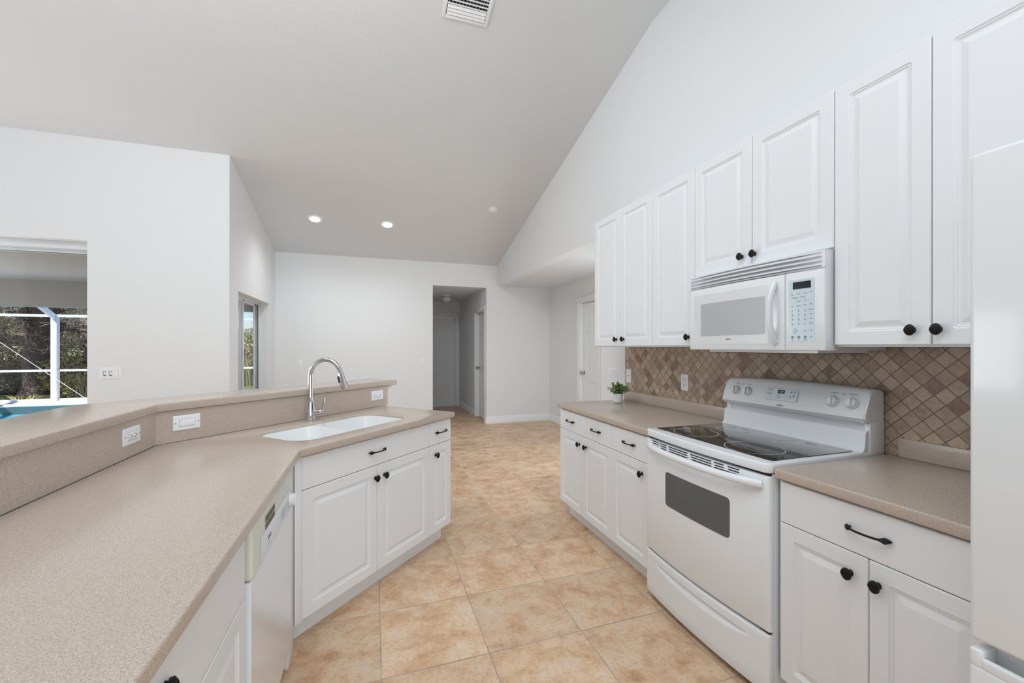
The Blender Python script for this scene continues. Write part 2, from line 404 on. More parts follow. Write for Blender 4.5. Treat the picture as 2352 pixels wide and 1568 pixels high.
# back wall with hallway opening
def wall_y(bm, y0, y1, x0, x1, z0, z1, op=None):
    if not op: box(bm, x0, x1, y0, y1, z0, z1); return
    a, b, c, d = op
    box(bm, x0, a, y0, y1, z0, z1); box(bm, b, x1, y0, y1, z0, z1)
    if d < z1: box(bm, a, b, y0, y1, d, z1)
    if c > z0: box(bm, a, b, y0, y1, z0, c)
def wall_x(bm, x0, x1, y0, y1, z0, z1, op=None):
    if not op: box(bm, x0, x1, y0, y1, z0, z1); return
    a, b, c, d = op
    box(bm, x0, x1, y0, a, z0, z1); box(bm, x0, x1, b, y1, z0, z1)
    if d < z1: box(bm, x0, x1, a, b, d, z1)
    if c > z0: box(bm, x0, x1, a, b, z0, c)
HX0, HX1 = .966, 1.918
bm = B(); wall_y(bm, YB, YB + .12, XL - .12, 3.27, 0, 2.98, (HX0, HX1, 0, 2.44)); struct('wall_back', bm, 'wall')
# left far wall with small window, near left wall with sliding door opening
bm = B(); wall_x(bm, XL - .2, XL, YL + .25, YB + .12, 0, 3.6, (5.36, 6.80, .62, 2.005)); struct('wall_left', bm, 'wall')
bm = B(); wall_y(bm, YL, YL + .25, -6.3, XL, 0, 3.6, (-5.4, -2.611, 0, 2.403)); struct('wall_near_left', bm, 'wall')
bm = B(); box(bm, -6.42, -6.3, -3.3, YL + .25, 0, 4.2); struct('wall_far_left', bm, 'wall')
bm = B(); box(bm, -6.3, 2.3, -3.42, -3.3, 0, 4.2); struct('wall_rear', bm, 'wall')
# alcove
bm = B(); wall_x(bm, 3.149, 3.27, 3.4, YB + .12, 0, 2.6, (5.03, 5.97, 0, 2.10)); struct('wall_alcove_right', bm, 'wall')
bm = B(); box(bm, XW + .115, 3.27, 3.34, 3.44, 0, 2.6); struct('wall_alcove_front', bm, 'wall')
bm = B(); box(bm, XW + .115, 3.149, 3.44, YB, 2.47, 2.57); struct('ceiling_alcove', bm, 'ceiling')
# hallway
bm = B(); wall_x(bm, HX1, HX1 + .12, YB + .12, 9.6, 0, 2.6, (7.29, 8.01, 0, 2.06)); struct('wall_hall_right', bm, 'wall')
bm = B(); box(bm, HX0 - .12, HX0, YB + .12, 9.6, 0, 2.6); struct('wall_hall_left', bm, 'wall')
bm = B(); wall_y(bm, 9.6, 9.72, HX0 - .12, HX1 + .12, 0, 2.6, (1.02, 1.83, 0, 2.08)); struct('wall_hall_end', bm, 'wall')
bm = B(); box(bm, HX0 - .12, HX1 + .12, YB + .12, 9.72, 2.44, 2.54); struct('ceiling_hall', bm, 'ceiling')
bm = B(); box(bm, HX1 + .12, 3.2, 7.3, 7.4, 0, 2.6); box(bm, 3.1, 3.2, 7.4, 9.7, 0, 2.6); box(bm, HX1 + .12, 3.2, 9.6, 9.7, 0, 2.6)
box(bm, HX1 + .12, 3.2, 7.3, 9.7, 2.5, 2.6); struct('wall_side_room', bm, 'wall')
bm = B(); box(bm, 3.27, 5.1, 4.7, 4.8, 0, 2.6); box(bm, 3.27, 5.1, 6.3, 6.4, 0, 2.6); box(bm, 5.0, 5.1, 4.8, 6.3, 0, 2.6)
box(bm, 3.27, 5.1, 4.7, 6.4, 2.5, 2.6); struct('wall_closet', bm, 'wall')
# baseboards
def baseboard(name, p0, p1, nrm):
    p0, p1 = Vector((*p0, 0)), Vector((*p1, 0)); n = Vector((*nrm, 0)); bm = B()
    prof = [(0, 0), (.016, 0), (.016, .085), (.013, .09), (.013, .108), (.008, .12), (.003, .13), (0, .13)]
    rings = [[bm.verts.new(p + n * d + Vector((0, 0, z))) for d, z in prof] for p in (p0, p1)]
    for i in range(len(prof)):
        j = (i + 1) % len(prof); bm.faces.new((rings[0][i], rings[0][j], rings[1][j], rings[1][i]))
    bm.faces.new(rings[0]); bm.faces.new(rings[1][::-1])
    return struct(name, bm, 'trim')
baseboard('baseboard_back', (HX1, YB), (3.149, YB), (0, -1))
baseboard('baseboard_back_left', (XL, YB), (HX0, YB), (0, -1))
baseboard('baseboard_alcove', (3.149, 6.06), (3.149, YB), (-1, 0))
baseboard('baseboard_alcove_near', (3.149, 3.44), (3.149, 4.94), (-1, 0))
baseboard('baseboard_left', (XL, YL), (XL, YB), (1, 0))
baseboard('baseboard_near_left', (-2.6, YL), (XL, YL), (0, -1))
baseboard('baseboard_hall_right', (HX1, 8.09), (HX1, 9.6), (-1, 0))
baseboard('baseboard_hall_left', (HX0, YB), (HX0, 9.6), (1, 0))
baseboard('baseboard_hall_corner', (HX1, YB), (HX1, 7.21), (-1, 0))

# ------------------------------------------------------------ doors (local: x along the face, y into the wall)
def leaf_bm(w, h, t=.035):
    bm = B(); st = w * .14; mid = w * .12; cw = (w - 2 * st - mid) / 2
    zs = [0, .20, .20 + h * .30, .20 + h * .30 + .12, 0, 0]
    z1, z2, z3, z4, z5, z6 = .22, .82, .97, 1.60, 1.70, h - .11
    xs = [0, st, st + cw, st + cw + mid, w - st, w]; zz = [0, z1, z2, z3, z4, z5, z6, h]
    PP = [(0, 0, .001), (.008, .006, .001), (.016, .008, .001), (.034, .003, .001)]
    for i in range(5):
        for j in range(7):
            a, b, c, d = xs[i], xs[i + 1], zz[j], zz[j + 1]
            if i in (1, 3) and j in (1, 3, 5): relief(bm, a, b, c, d, PP)
            else: bm.faces.new([bm.verts.new(p) for p in ((a, 0, c), (b, 0, c), (b, 0, d), (a, 0, d))])
    bmesh.ops.remove_doubles(bm, verts=bm.verts, dist=.0004)
    box(bm, 0, w, .0085, t, 0, h)
    for (a, b, c, d) in ((0, 0, 0, h), (w, w, 0, h)):
        bm.faces.new([bm.verts.new(p) for p in ((a, 0, c), (a, .01, c), (a, .01, d), (a, 0, d))])
    for zq in (0, h): bm.faces.new([bm.verts.new(p) for p in ((0, 0, zq), (w, 0, zq), (w, .01, zq), (0, .01, zq))])
    return bm
def knob_round(parent, x, y, z, m='nickel'):
    bm = B()
    lathe(bm, [(0, 0), (.028, 0), (.03, .003), (.028, .006), (.011, .01), (.010, .03), (.018, .036), (.027, .048), (.028, .058), (.022, .068), (0, .071)], 20, Matrix.Translation((x, y, z)) @ ROT_OUT)
    o = fin(bm, 'knob', m, parent); o['label'] = 'dark metal round knob'; return o
def room_door(name, loc, rz, w, h, knob_x, casing=.075, depth=.05, gap=.006):
    e = empty(name, loc, rz, kind='structure')
    bm = B(); c = casing
    for a in (-c, w): box(bm, a, a + c, -.018, .0, 0, h - .0005, .003)
    box(bm, -c, w + c, -.018, 0, h, h + c, .004); fin(bm, 'casing', 'trim', e)
    bm = B(); box(bm, -.001, .018, 0, .119, 0, h); box(bm, w - .018, w + .001, 0, .119, 0, h); box(bm, .018, w - .018, 0, .119, h - .018, h)
    fin(bm, 'jamb', 'trim', e)
    lf = fin(leaf_bm(w - .042, h - .024 - gap), 'leaf', 'trim', e); lf.location = (.021, depth, gap)
    knob_round(lf, knob_x, 0, .96)
    return e
room_door('door_1', (3.149, 5.97, 0), -90, .94, 2.10, .055)             # alcove, seen past the cabinets
room_door('door_2', (1.02, 9.6, 0), 0, .81, 2.08, .06, gap=.014)         # hall end
room_door('door_3', (HX1, 8.01, 0), -90, .72, 2.06, .055, .07, .07, .012)  # hall right

# ------------------------------------------------------------ windows
w1 = empty('window_1', (-5.4, YL, 0), 0, kind='structure')   # sliding glass door, 2.79 wide
bm = B(); WW = 2.789
box(bm, 0, WW, .10, .25, 2.33, 2.403, .003); box(bm, 0, WW, .165, .25, 2.30, 2.335, .002)
box(bm, 0, WW, .10, .25, 0, .03, .002); box(bm, 0, .03, .10, .25, 0, 2.35, .002); box(bm, WW - .012, WW, .10, .25, 0, 2.35, .002)
fin(bm, 'frame', 'alum', w1)
for i, (a, b, y) in enumerate(((.03, 1.42, .13), (1.36, 2.775, .18))):
    bm = B(); s = .05 if i == 0 else .012
    box(bm, a, a + .05, y, y + .035, .03, 2.33, .003); box(bm, b - s, b, y, y + .035, .03, 2.33, .003)
    box(bm, a + .05, b - s, y, y + .035, .03, .10, .003); box(bm, a + .05, b - s, y, y + .035, 2.30, 2.33, .003)
    sp = fin(bm, 'sliding_panel', 'alum', w1)
    bm = B(); box(bm, a + .05, b - s, y + .014, y + .020, .10, 2.30); fin(bm, 'pane', 'glass', sp)
bm = B(); box(bm, WW - .014, WW - .012, .08, .13, .02, 2.33); fin(bm, 'gasket', 'darkframe', w1)
w2 = empty('window_2', (XL, 5.36, .62), 90, kind='structure')     # local x = +Y, y = -X (outwards)
bm = B(); w_, h_ = 1.44, 1.385
box(bm, 0, w_, .118, .19, h_ - .022, h_, .002); box(bm, 0, w_, .118, .19, 0, .03, .002); box(bm, 0, .03, .118, .19, .03, h_ - .022, .002); box(bm, w_ - .04, w_, .118, .19, .03, h_ - .022, .002)
fin(bm, 'frame', 'alum', w2)
bm = B(); box(bm, 0, .16, .10, .125, .0, h_ - .03, .003); fin(bm, 'shade_stack', 'trim', w2)
for a, b, y in ((.03, .74, .135), (.70, 1.40, .160)):
    bm = B(); box(bm, a, a + .045, y, y + .025, .03, h_ - .022, .002); box(bm, b - .03, b, y, y + .025, .03, h_ - .022, .002)
    box(bm, a, b, y, y + .025, .03, .07, .002); box(bm, a, b, y, y + .025, h_ - .05, h_ - .022, .002)
    s_ = fin(bm, 'sash', 'alum', w2)
    bm = B(); box(bm, a + .045, b - .03, y + .010, y + .015, .07, h_ - .05); fin(bm, 'pane', 'glass', s_)
bm = B(); box(bm, 1.372, 1.40, .13, .134, .03, h_ - .03); fin(bm, 'gasket', 'darkframe', w2)
bm = B(); box(bm, -.0, w_, -.015, .118, -.02, .0, .003); fin(bm, 'sill', 'trim', w2)

# ------------------------------------------------------------ cabinet hardware (built once, mesh data shared)
def knob_mesh():
    bm = B()
    prof = [(0, 0), (.009, 0), (.009, .002), (.0055, .005), (.005, .014), (.008, .017), (.0155, .019), (.0165, .022), (.015, .026), (.009, .029), (0, .030)]
    lathe(bm, prof, 22, ROT_OUT, sc=(.92, 1.2))
    for k in range(-5, 6):        # carved ribs on the oval head
        x = k * .0028; z = .0185 * math.sqrt(max(0, 1 - (x / .0155) ** 2))
        yy = -.0285 + .004 * (x / .0155) ** 2
        tube(bm, [(x * 1.05, yy + .004, -z), (x, yy - .0008, -z * .5), (x, yy - .0014, 0), (x, yy - .0008, z * .5), (x * 1.05, yy + .004, z)], .0009, 5)
    o = fin(bm, 'k', 'iron'); me = o.data; D.objects.remove(o); return me
def pull_mesh():
    bm = B(); pts = []; rad = []
    for i in range(33):
        t = -1 + i / 16; a = abs(t); x = t * .065
        y = -.0255 * (1 - a ** 2.6) - .003
        leafw = math.exp(-((a - .80) / .12) ** 2) * (1 if a < .8 else max(.15, 1 - ((a - .8) / .21) ** 2))
        pts.append((x, y, 0)); rad.append((.0036 + .0016 * leafw, .0036 + .0070 * leafw))
    rad[0] = rad[-1] = (.0015, .0015)
    tube(bm, pts, rad, 14)
    for s in (-1, 1):
        lathe(bm, [(.0045, 0), (.0038, .004), (.0036, .013)], 10, Matrix.Translation((s * .053, 0, 0)) @ ROT_OUT)
        for k in (-2, -1, 0, 1, 2):
            tube(bm, [(s * q_ * .065, -.0255 * (1 - q_ ** 2.6) - .0085, k * .0021 * (1.1 - abs(q_ - .8) * 3)) for q_ in (.68, .76, .84, .92)], .0008, 5)
    o = fin(bm, 'k', 'iron'); me = o.data; D.objects.remove(o); return me
KNOB, PULL = knob_mesh(), pull_mesh()
def hw(name, me, parent, x, z):
    o = D.objects.new(name, me); C.objects.link(o); o.parent = parent; o.location = (x, 0, z); o['label'] = 'black metal ' + name
    return o
T = .019
def panel_door(parent, x0, x1, z0, z1, knob=None, g=.0015):
    bm = B(); relief(bm, 0, x1 - x0 - 2 * g, 0, z1 - z0 - 2 * g, DOORPROF, back=T)
    d = fin(bm, 'door', 'cab', parent, 11); d.location = (x0 + g, -T, z0 + g)
    if knob: hw('knob', KNOB, d, knob[0] - x0 - g, knob[1] - z0 - g)
    return d
def drawer(parent, x0, x1, z0, z1, pull=None, g=.0015, name='drawer'):
    bm = B(); relief(bm, 0, x1 - x0 - 2 * g, 0, z1 - z0 - 2 * g, FLATPROF, back=T)
    d = fin(bm, name, 'cab', parent, 11); d.location = (x0 + g, -T, z0 + g)
    if pull: hw('pull', PULL, d, pull - x0 - g, .793 - z0 - g)
    return d
# local frame of every cabinet: x to the right as one faces it, y into the cabinet, z up; carcass front at y=0, doors proud of it
def base_body(parent, w, depth=.60, z1=.874, toe=.11, endL=False, endR=False):
    bm = B(); box(bm, 0, w, 0, depth, toe, z1); fin(bm, 'carcass', 'cab', parent)
    bm = B(); box(bm, 0 if not endL else .02, w if not endR else w - .02, .055, depth, 0, toe); fin(bm, 'toe_kick', 'cab', parent)
ZD0, ZD1, ZT = .1135, .712, .868
FX = 1.4713 + T            # carcass front plane of the right run
e = empty('base_cabinet', (FX, 3.125, 0), -90, 'white two door base cabinet with two drawers, end of run beside the walkway', 'cabinet')
base_body(e, .783, XW - FX - .001, endL=True)
for a, b, k in ((0, .391, .391 - .052), (.391, .783, .391 + .052)):
    panel_door(e, a, b, ZD0, ZD1, (k, .644)); drawer(e, a, b, ZD1, ZT, (a + b) / 2)
e = empty('base_cabinet', (FX, 2.342, 0), -90, 'white single door base cabinet with one drawer, left against the range', 'cabinet')
base_body(e, .390, XW - FX - .001)
panel_door(e, 0, .385, ZD0, ZD1, (.385 - .065, .644)); drawer(e, 0, .385, ZD1, ZT, .195)
e = empty('base_cabinet', (FX, 1.183, 0), -90, 'white two door base cabinet with one wide drawer, between range and refrigerator', 'cabinet')
base_body(e, .613, XW - FX - .001)
panel_door(e, .013, .311, ZD0, ZD1, (.311 - .050, .643)); panel_door(e, .311, .611, ZD0, ZD1, (.311 + .028, .643)); drawer(e, .013, .611, ZD1, ZT, .311)
# upper cabinets
UX = 1.7764 + T; UZ0, UZ1 = 1.383, 2.426
def upper(yl, w, z0, doors, label):
    e = empty('wall_cabinet', (UX, yl, 0), -90, label, 'cabinet')
    bm = B(); box(bm, 0, w, 0, XW - UX - .001, z0 - .006, UZ1 + .0); fin(bm, 'carcass', 'cab', e)
    for a, b, k in doors: panel_door(e, a, b, z0, UZ1, (k, z0 + .053))
    return e
upper(3.0935, .762, UZ0, ((0, .3815, .3815 - .048), (.3815, .762, .3815 + .048)), 'tall white two door wall cabinet farthest along, above the potted plant')
upper(2.3311, .386, UZ0, ((0, .386, .386 - .048),), 'tall white single door wall cabinet left of the microwave')
upper(1.9455, .770, 1.782, ((0, .385, .385 - .056), (.385, .770, .385 + .018),), 'short white two door wall cabinet above the microwave')
upper(1.1750, .618, UZ0, ((0, .309, .309 - .049), (.309, .618, .309 + .021)), 'tall white two door wall cabinet between microwave and refrigerator')

# ------------------------------------------------------------ peninsula: 45 degree sink run + parallel left run
PX, PY = -.3143, 2.0707
def pen(t, off): return (PX + t * S2 - off * S2, PY + t * S2 + off * S2)
o_ = pen(.032, .03 + T)
e = empty('sink_base_cabinet', (*o_, 0), 45, 'white sink base cabinet with two doors under a wide false drawer', 'cabinet')
bm = B(); box(bm, -.016, .941, 0, .018, .11, .874); box(bm, -.016, .0, .018, .50, .11, .66); box(bm, .923, .941, .018, .55, .11, .874)
box(bm, 0, .923, .018, .50, .11, .128); box(bm, 0, .923, .52, .54, .11, .66); fin(bm, 'carcass', 'cab', e)
bm = B(); box(bm, -.036, .941, .055, .075, 0, .11); fin(bm, 'toe_kick', 'cab', e)
bm = B(); box(bm, -.037, -.001, -T, -.001, .11, .874, .0015); fin(bm, 'corner_filler', 'cab', e)
panel_door(e, 0, .472, ZD0, ZD1, (.472 - .018, .643)); panel_door(e, .472, .941, ZD0, ZD1, (.472 + .052, .643)); drawer(e, 0, .941, ZD1, ZT, .468)
o_ = pen(.973, .03 + T)
e = empty('base_cabinet', (*o_, 0), 45, 'narrow white one door one drawer base cabinet at the peninsula tip', 'cabinet')
base_body(e, .247, .60, endR=True)
panel_door(e, 0, .247, ZD0, ZD1, (.066, .643)); drawer(e, 0, .247, ZD1, ZT, .124)
LX = -.344
e = empty('base_cabinet', (LX - T, .29, 0), 90, 'white base cabinet with wide drawer beside the dishwasher, nearest the camera', 'cabinet')
base_body(e, 1.055, .58)
panel_door(e, 0, .5275, ZD0, .668, (.477, .60)); panel_door(e, .5275, 1.055, ZD0, .668, (.577, .60)); drawer(e, 0, 1.055, .670, ZT, .5275)
e = empty('corner_filler_panel', (LX - T, 1.975, 0), 90, 'narrow white upright filler panel between dishwasher and sink cabinet', 'filler panel')
bm = B(); box(bm, 0, .112, 0, .02, .11, .874); box(bm, 0, .112, .055, .075, 0, .11); fin(bm, 'filler', 'cab', e)
bm = B(); box(bm, 0, .11, -T, -.001, .0, .874, .001); fin(bm, 'face_strip', 'cab', e)

# knee wall under the bar (follows both runs), granite-look face, worktop, bar top
KX, KY = -.972, 2.372
def kin(t, off): return (KX + t * S2 - off * S2, KY + t * S2 + off * S2)
def off_poly(dx, dn, t1, y0=-1.6):
    """polyline bend offset dx behind the left run and dn behind the 45 degree run"""
    # left run line x = KX - dx ; diagonal line through kin(0,dn) direction (1,1)
    qx, qy = kin(0, dn); xb = KX - dx; yb = qy + (xb - qx)
    return [(xb, y0), (xb, yb), kin(t1, dn)]
LT = 1.526
a = off_poly(.016, .016, LT); b = off_poly(.131, .131, LT)
wl = slab('wall_bar', a + b[::-1], 0, 1.068, 'wall', 0); wl['kind'] = 'structure'
a = off_poly(0, 0, LT); b = off_poly(.0155, .0155, LT)
sp = slab('splash_panel', a + b[::-1], .9145, 1.0675, 'counter', 0); tag(sp, 'speckled beige vertical splash panel between sink counter and raised bar', 'backsplash')
a = off_poly(-.012, -.012, LT + .095); b = off_poly(.345, .300, LT + .095)
bt = slab('bar_top', a + b[::-1], 1.069, 1.109, 'counter', .006); tag(bt, 'long raised beige speckled bar top with angled bend', 'bar counter')
e = empty('corbel', (*kin(LT + .001, .07), 0), 45, 'small white moulded bracket under the right end of the bar top', 'bracket')
bm = B(); prof = [(0, 1.068), (.075, 1.068), (.075, 1.055), (.062, 1.05), (.055, 1.035), (.035, 1.02), (.02, 1.005), (.016, .99), (.0, .985)]
A_ = [bm.verts.new((x, -.045, z)) for x, z in prof]; B_ = [bm.verts.new((x, .045, z)) for x, z in prof]
bm.faces.new(A_); bm.faces.new(B_[::-1])
for i in range(len(prof)):
    j = (i + 1) % len(prof); bm.faces.new((A_[i], B_[i], B_[j], A_[j]))
fin(bm, 'bracket_body', 'trim', e)
# worktop with the sink cut-out
def arc_rrect(t0, t1, o0, o1, r, n=8):
    return [pen(t, o) for t, o in rrect(t0, t1, o0, o1, r, n)]
SK = (.100, .893, .128, .512)
kb = off_poly(-.0005, -.0005, 1.2225)
# the back of the worktop follows the splash, then continues past its end
kend = kin(LT, -.0005)
outer = [(PX, -1.6), (PX, PY), pen(1.2225, 0)]
n_ = kin(0, 0); du = ((n_[0] - PX) + (n_[1] - PY)) * S2; do = (-(n_[0] - PX) + (n_[1] - PY)) * S2
outer += [pen(1.2225, do - .0005), kb[1], (KX + .0005, -1.6)]
ct = slab('countertop', outer, .8755, .914, 'counter', .007, [arc_rrect(*SK, .10)])
tag(ct, 'large beige speckled peninsula countertop with cut out sink', 'countertop')
# right run worktops with low splash strip
def rcounter(y0, y1, label, yend=None):
    o = slab('countertop', [(1.456, y0), (XW - .003, y0), (XW - .003, y1), (1.456, y1)], .8755, .914, 'counter', .007)
    tag(o, label, 'countertop')
    bm = B(); box(bm, XW - .022, XW - .0105, y0 + .0, (yend or y1), .9143, .9925, .002); s = fin(bm, 'splash_strip', 'counter', o); return o
rcounter(1.952, 3.152, 'beige speckled countertop left of the range with the potted plant')
rcounter(.572, 1.178, 'short beige speckled countertop between range and refrigerator', 1.135)
bm = B(); box(bm, XW - .010, XW - .0005, .55, 3.150, .9146, 1.3755); t_ = fin(bm, 'tile_backsplash', 'tile'); tag(t_, 'brown tumbled stone diamond tile backsplash behind the range', 'backsplash')

# ------------------------------------------------------------ sink and faucet
e = empty('sink', (PX, PY, .9035), 45, 'white double bowl sink set into the beige peninsula counter', 'sink')
def bowl(t0, t1, o0, o1, depth, r):
    bm = B(); loops = []
    for d, z, rr in ((0, -.0018, r), (.0008, -.006, r), (.002, -.012, r), (.008, -depth * .8, r), (.022, -depth * .96, r * .8), (.05, -depth, r * .6)):
        loops.append([bm.verts.new((x, y, z)) for x, y in rrect(t0 + d, t1 - d, o0 + d, o1 - d, rr, 8)])
    n = len(loops[0])
    for a, b in zip(loops, loops[1:]):
        for k in range(n): bm.faces.new((a[k], a[(k + 1) % n], b[(k + 1) % n], b[k]))
    bm.faces.new(loops[-1])
    return bm
mid = .47
L = (SK[0] + .004, mid - .012, SK[2] + .004, SK[3] - .004); Rr = (mid + .012, SK[1] - .004, SK[2] + .004, SK[3] - .004)
for q in (L, Rr):
    bo = fin(bowl(*q, .19, .085), 'bowl', 'sink', e)
    bm = B(); lathe(bm, [(0, .001), (.02, .001), (.04, .003), (.044, .001), (.044, -.001)], 24, Matrix.Translation(((q[0] + q[1]) / 2, (q[2] + q[3]) / 2, -.189))); fin(bm, 'drain', 'chrome', bo)
rim = slab('rim', rrect(SK[0] + .0006, SK[1] - .0006, SK[2] + .0006, SK[3] - .0006, .10, 8), -.016, -.0015, 'sink', .0, [rrect(L[0], L[1], L[2], L[3], .085, 8), rrect(Rr[0], Rr[1], Rr[2], Rr[3], .085, 8)])
rim.parent = e
FPX, FPY = -.376, 2.859
e = empty('faucet', (FPX, FPY, .9145), -22, 'chrome gooseneck pull-down kitchen faucet behind the sink', 'faucet')
bm = B(); lathe(bm, [(0, 0), (.0285, 0), (.030, .004), (.0295, .02), (.0285, .05), (.026, .085), (.0205, .115), (.0168, .142), (.0158, .145), (0, .145)], 28); fin(bm, 'base', 'chrome', e)
bm = B(); pts = [(0, 0, .14), (0, 0, .20), (0, 0, .27)]
for k in range(0, 17):
    a = R(180 - k * 10); pts.append((.098 + .098 * math.cos(a), 0, .278 + .105 * math.sin(a)))
lastp = pts[-1]; pts.append((lastp[0] + .004, 0, lastp[2] - .012))
tube(bm, pts, .0138, 16); sp_ = fin(bm, 'spout', 'chrome', e)
bm = B(); d = Vector((.30, 0, -1)).normalized(); p0 = Vector(pts[-1])
tube(bm, [p0 + d * t for t in (0, .006, .04, .085, .104)], [.0145, .0155, .018, .0225, .0235], 20); hd = fin(bm, 'spray_head', 'chrome', e)
bm = B(); c_ = p0 + d * .045 + Vector((-.016, -.0105, 0))
tube(bm, [c_ + d * t for t in (-.022, -.018, .018, .022)], [(.004, .003), (.008, .0075), (.009, .0085), (.004, .003)], 14); fin(bm, 'spray_button', 'black', hd)
bm = B(); hdv = Vector((math.cos(R(35)), math.sin(R(35)) * .3, .0)).normalized()
q = Vector((.020, .002, .050)); hdv = Vector((.97, .12, .16)).normalized()
tube(bm, [q, q + hdv * .036], [.0155, .0155], 18); tube(bm, [q + hdv * .038, q + hdv * .052], [.0155, .012], 18); fin(bm, 'valve', 'chrome', e)
bm = B(); tube(bm, [q + hdv * .036, q + hdv * .038], .0158, 18); fin(bm, 'seal_ring', 'black', e)
bm = B(); p = q + hdv * .050
tube(bm, [p, p + Vector((.008, 0, .018)), p + Vector((.011, 0, .045)), p + Vector((.018, 0, .078)), p + Vector((.020, 0, .086))], [(.009, .009), (.008, .008), (.005, .009), (.0045, .008), (.003, .005)], 14); fin(bm, 'lever', 'chrome', e)

# ------------------------------------------------------------ dishwasher (left run)
e = empty('dishwasher', (LX - T, 1.353, 0), 90, 'white built-in dishwasher with ivory control panel under the peninsula counter', 'dishwasher')
w_ = .607
bm = B(); box(bm, .003, w_ - .003, .002, .56, .09, .868); fin(bm, 'tub', 'appl', e)
bm = B(); relief(bm, .004, w_ - .004, .115, .700, [(0, .004, .008), (.004, 0, .008), (.03, 0, .006)], yoff=-.030, back=.031); fin(bm, 'door', 'appl', e)
bm = B(); relief(bm, .004, w_ - .004, .703, .866, [(0, .008, .012), (.006, 0, .012), (.012, 0, .008)], yoff=-.034, back=.035); cp = fin(bm, 'control_panel', 'ivory', e)
bm = B(); relief(bm, .09, w_ - .03, .706, .79, [(0, 0, .006), (.002, -.001, .006)], yoff=-.0345); fin(bm, 'control_film', 'panelblue', cp)
bm = B(); relief(bm, .150, .290, .785, .835, [(0, 0, .002), (.002, .001, .002)], yoff=-.0345)
vp = fin(bm, 'vent_frame', 'ivory', cp)
M['brown'] = mat('vent_brown', (.16, .14, .09), .7)
for i in range(6):
    for j in range(2): bm = B(); box(bm, .156 + i * .022, .172 + i * .022, -.0352, -.0338, .789 + j * .023, .807 + j * .023); fin(bm, 'vent_hole', 'brown', vp)
bm = B(); lathe(bm, [(.030, 0), (.030, .002), (.027, .003), (.024, .016), (.022, .018), (0, .018)], 28, Matrix.Translation((.560, -.034, .745)) @ ROT_OUT)
box(bm, .5565, .5635, -.058, -.05, .725, .765, .002); fin(bm, 'dial', 'appl', cp)
bm = B(); relief(bm, .33, .50, .797, .852, [(0, .000, .025), (.004, .003, .022), (.012, .009, .015)], yoff=-.0344); fin(bm, 'grip_recess', 'ivory', cp)
bm = B(); box(bm, .180, .225, -.036, -.0352, .745, .757); box(bm, .180, .215, -.036, -.0352, .732, .734)
for i in range(4):
    for j in range(2): box(bm, .385 + i * .018, .395 + i * .018, -.036, -.0352, .725 + j * .022, .7265 + j * .022); box(bm, .387 + i * .018, .391 + i * .018, -.036, -.0352, .732 + j * .022, .736 + j * .022)
for k in range(9):
    a_ = R(-30 + k * 30); box(bm, .560 + .036 * math.cos(a_) - .001, .560 + .036 * math.cos(a_) + .001, -.0362, -.0352, .745 + .036 * math.sin(a_) - .0015, .745 + .036 * math.sin(a_) + .0015)
fin(bm, 'panel_markings', 'grey', cp)
bm = B(); box(bm, .004, w_ - .004, .02, .03, .0, .11); fin(bm, 'kick_plate', 'appl', e)

# ------------------------------------------------------------ range (local x: left to right as one faces it; y: into the wall; y=0 at X=1.42)
RX = 1.420; RW = .758
e = empty('electric_range', (RX, 1.944, 0), -90, 'white electric range with black glass cooktop and rear control console', 'range')
def bow(x, b=.024): return .022 - b * (1 - (2 * x / RW - 1) ** 2)
def curved(bm, x0, x1, z0, z1, t, f, nx=24, nz=1, disp=None, zs=None, bev=.004):
    """slab whose front follows y=f(x)+disp(x,z), rounded at its border"""
    xs = [x0, x0 + bev * .3, x0 + bev] + [x0 + bev + (x1 - x0 - 2 * bev) * i / nx for i in range(1, nx)] + [x1 - bev, x1 - bev * .3, x1]
    zz = zs or ([z0, z0 + bev * .3, z0 + bev] + [z0 + bev + (z1 - z0 - 2 * bev) * i / nz for i in range(1, nz)] + [z1 - bev, z1 - bev * .3, z1])
    def ed(a, lo, hi):
        d = min(a - lo, hi - a); return bev if d <= 1e-6 else (bev * .3 if d < bev * .6 else 0)
    g = [[bm.verts.new((x, f(x) + max(ed(x, x0, x1), ed(z, z0, z1)) + (disp(x, z) if disp else 0), z)) for z in zz] for x in xs]
    for i in range(len(xs) - 1):
        for j in range(len(zz) - 1): bm.faces.new((g[i][j], g[i + 1][j], g[i + 1][j + 1], g[i][j + 1]))
    bk = [[bm.verts.new((x, t, z)) for z in (zz[0], zz[-1])] for x in xs]
    for i in range(len(xs) - 1):
        bm.faces.new((g[i][0], bk[i][0], bk[i + 1][0], g[i + 1][0])); bm.faces.new((g[i][-1], g[i + 1][-1], bk[i + 1][1], bk[i][1]))
        bm.faces.new((bk[i][0], bk[i][1], bk[i + 1][1], bk[i + 1][0]))
    bm.faces.new([v for v in g[0]] + [bk[0][1], bk[0][0]]); bm.faces.new([v for v in g[-1]][::-1] + [bk[-1][0], bk[-1][1]])
bm = B(); box(bm, .002, RW - .002, .045, XW - RX - .015, .035, .885); fin(bm, 'body', 'appl', e)
for z_ in (.8765, .2635): bm = B(); box(bm, .012, RW - .012, .034, .0455, z_, z_ + .011); fin(bm, 'shadow_gap', 'slot', e)
bm = B(); curved(bm, .004, RW - .004, .276, .876, .044, bow, bev=.006); dr = fin(bm, 'oven_door', 'appl', e, 40)
def gdisp(x, z):
    cx, hw_ = (1.944 - 1.567), .285; t = abs(x - cx) / hw_
    if t >= 1: return 0
    h = .030 * (1 - t ** 2.2) ** .5
    zz = (z - (.207)) / max(h, 1e-4)
    if z > .222 or z < .222 - h * 1.3: return 0
    q = (.222 - z) / (h * 1.3)
    return .016 * (1 - q) ** 1.0 * min(1, (1 - t) * 8)
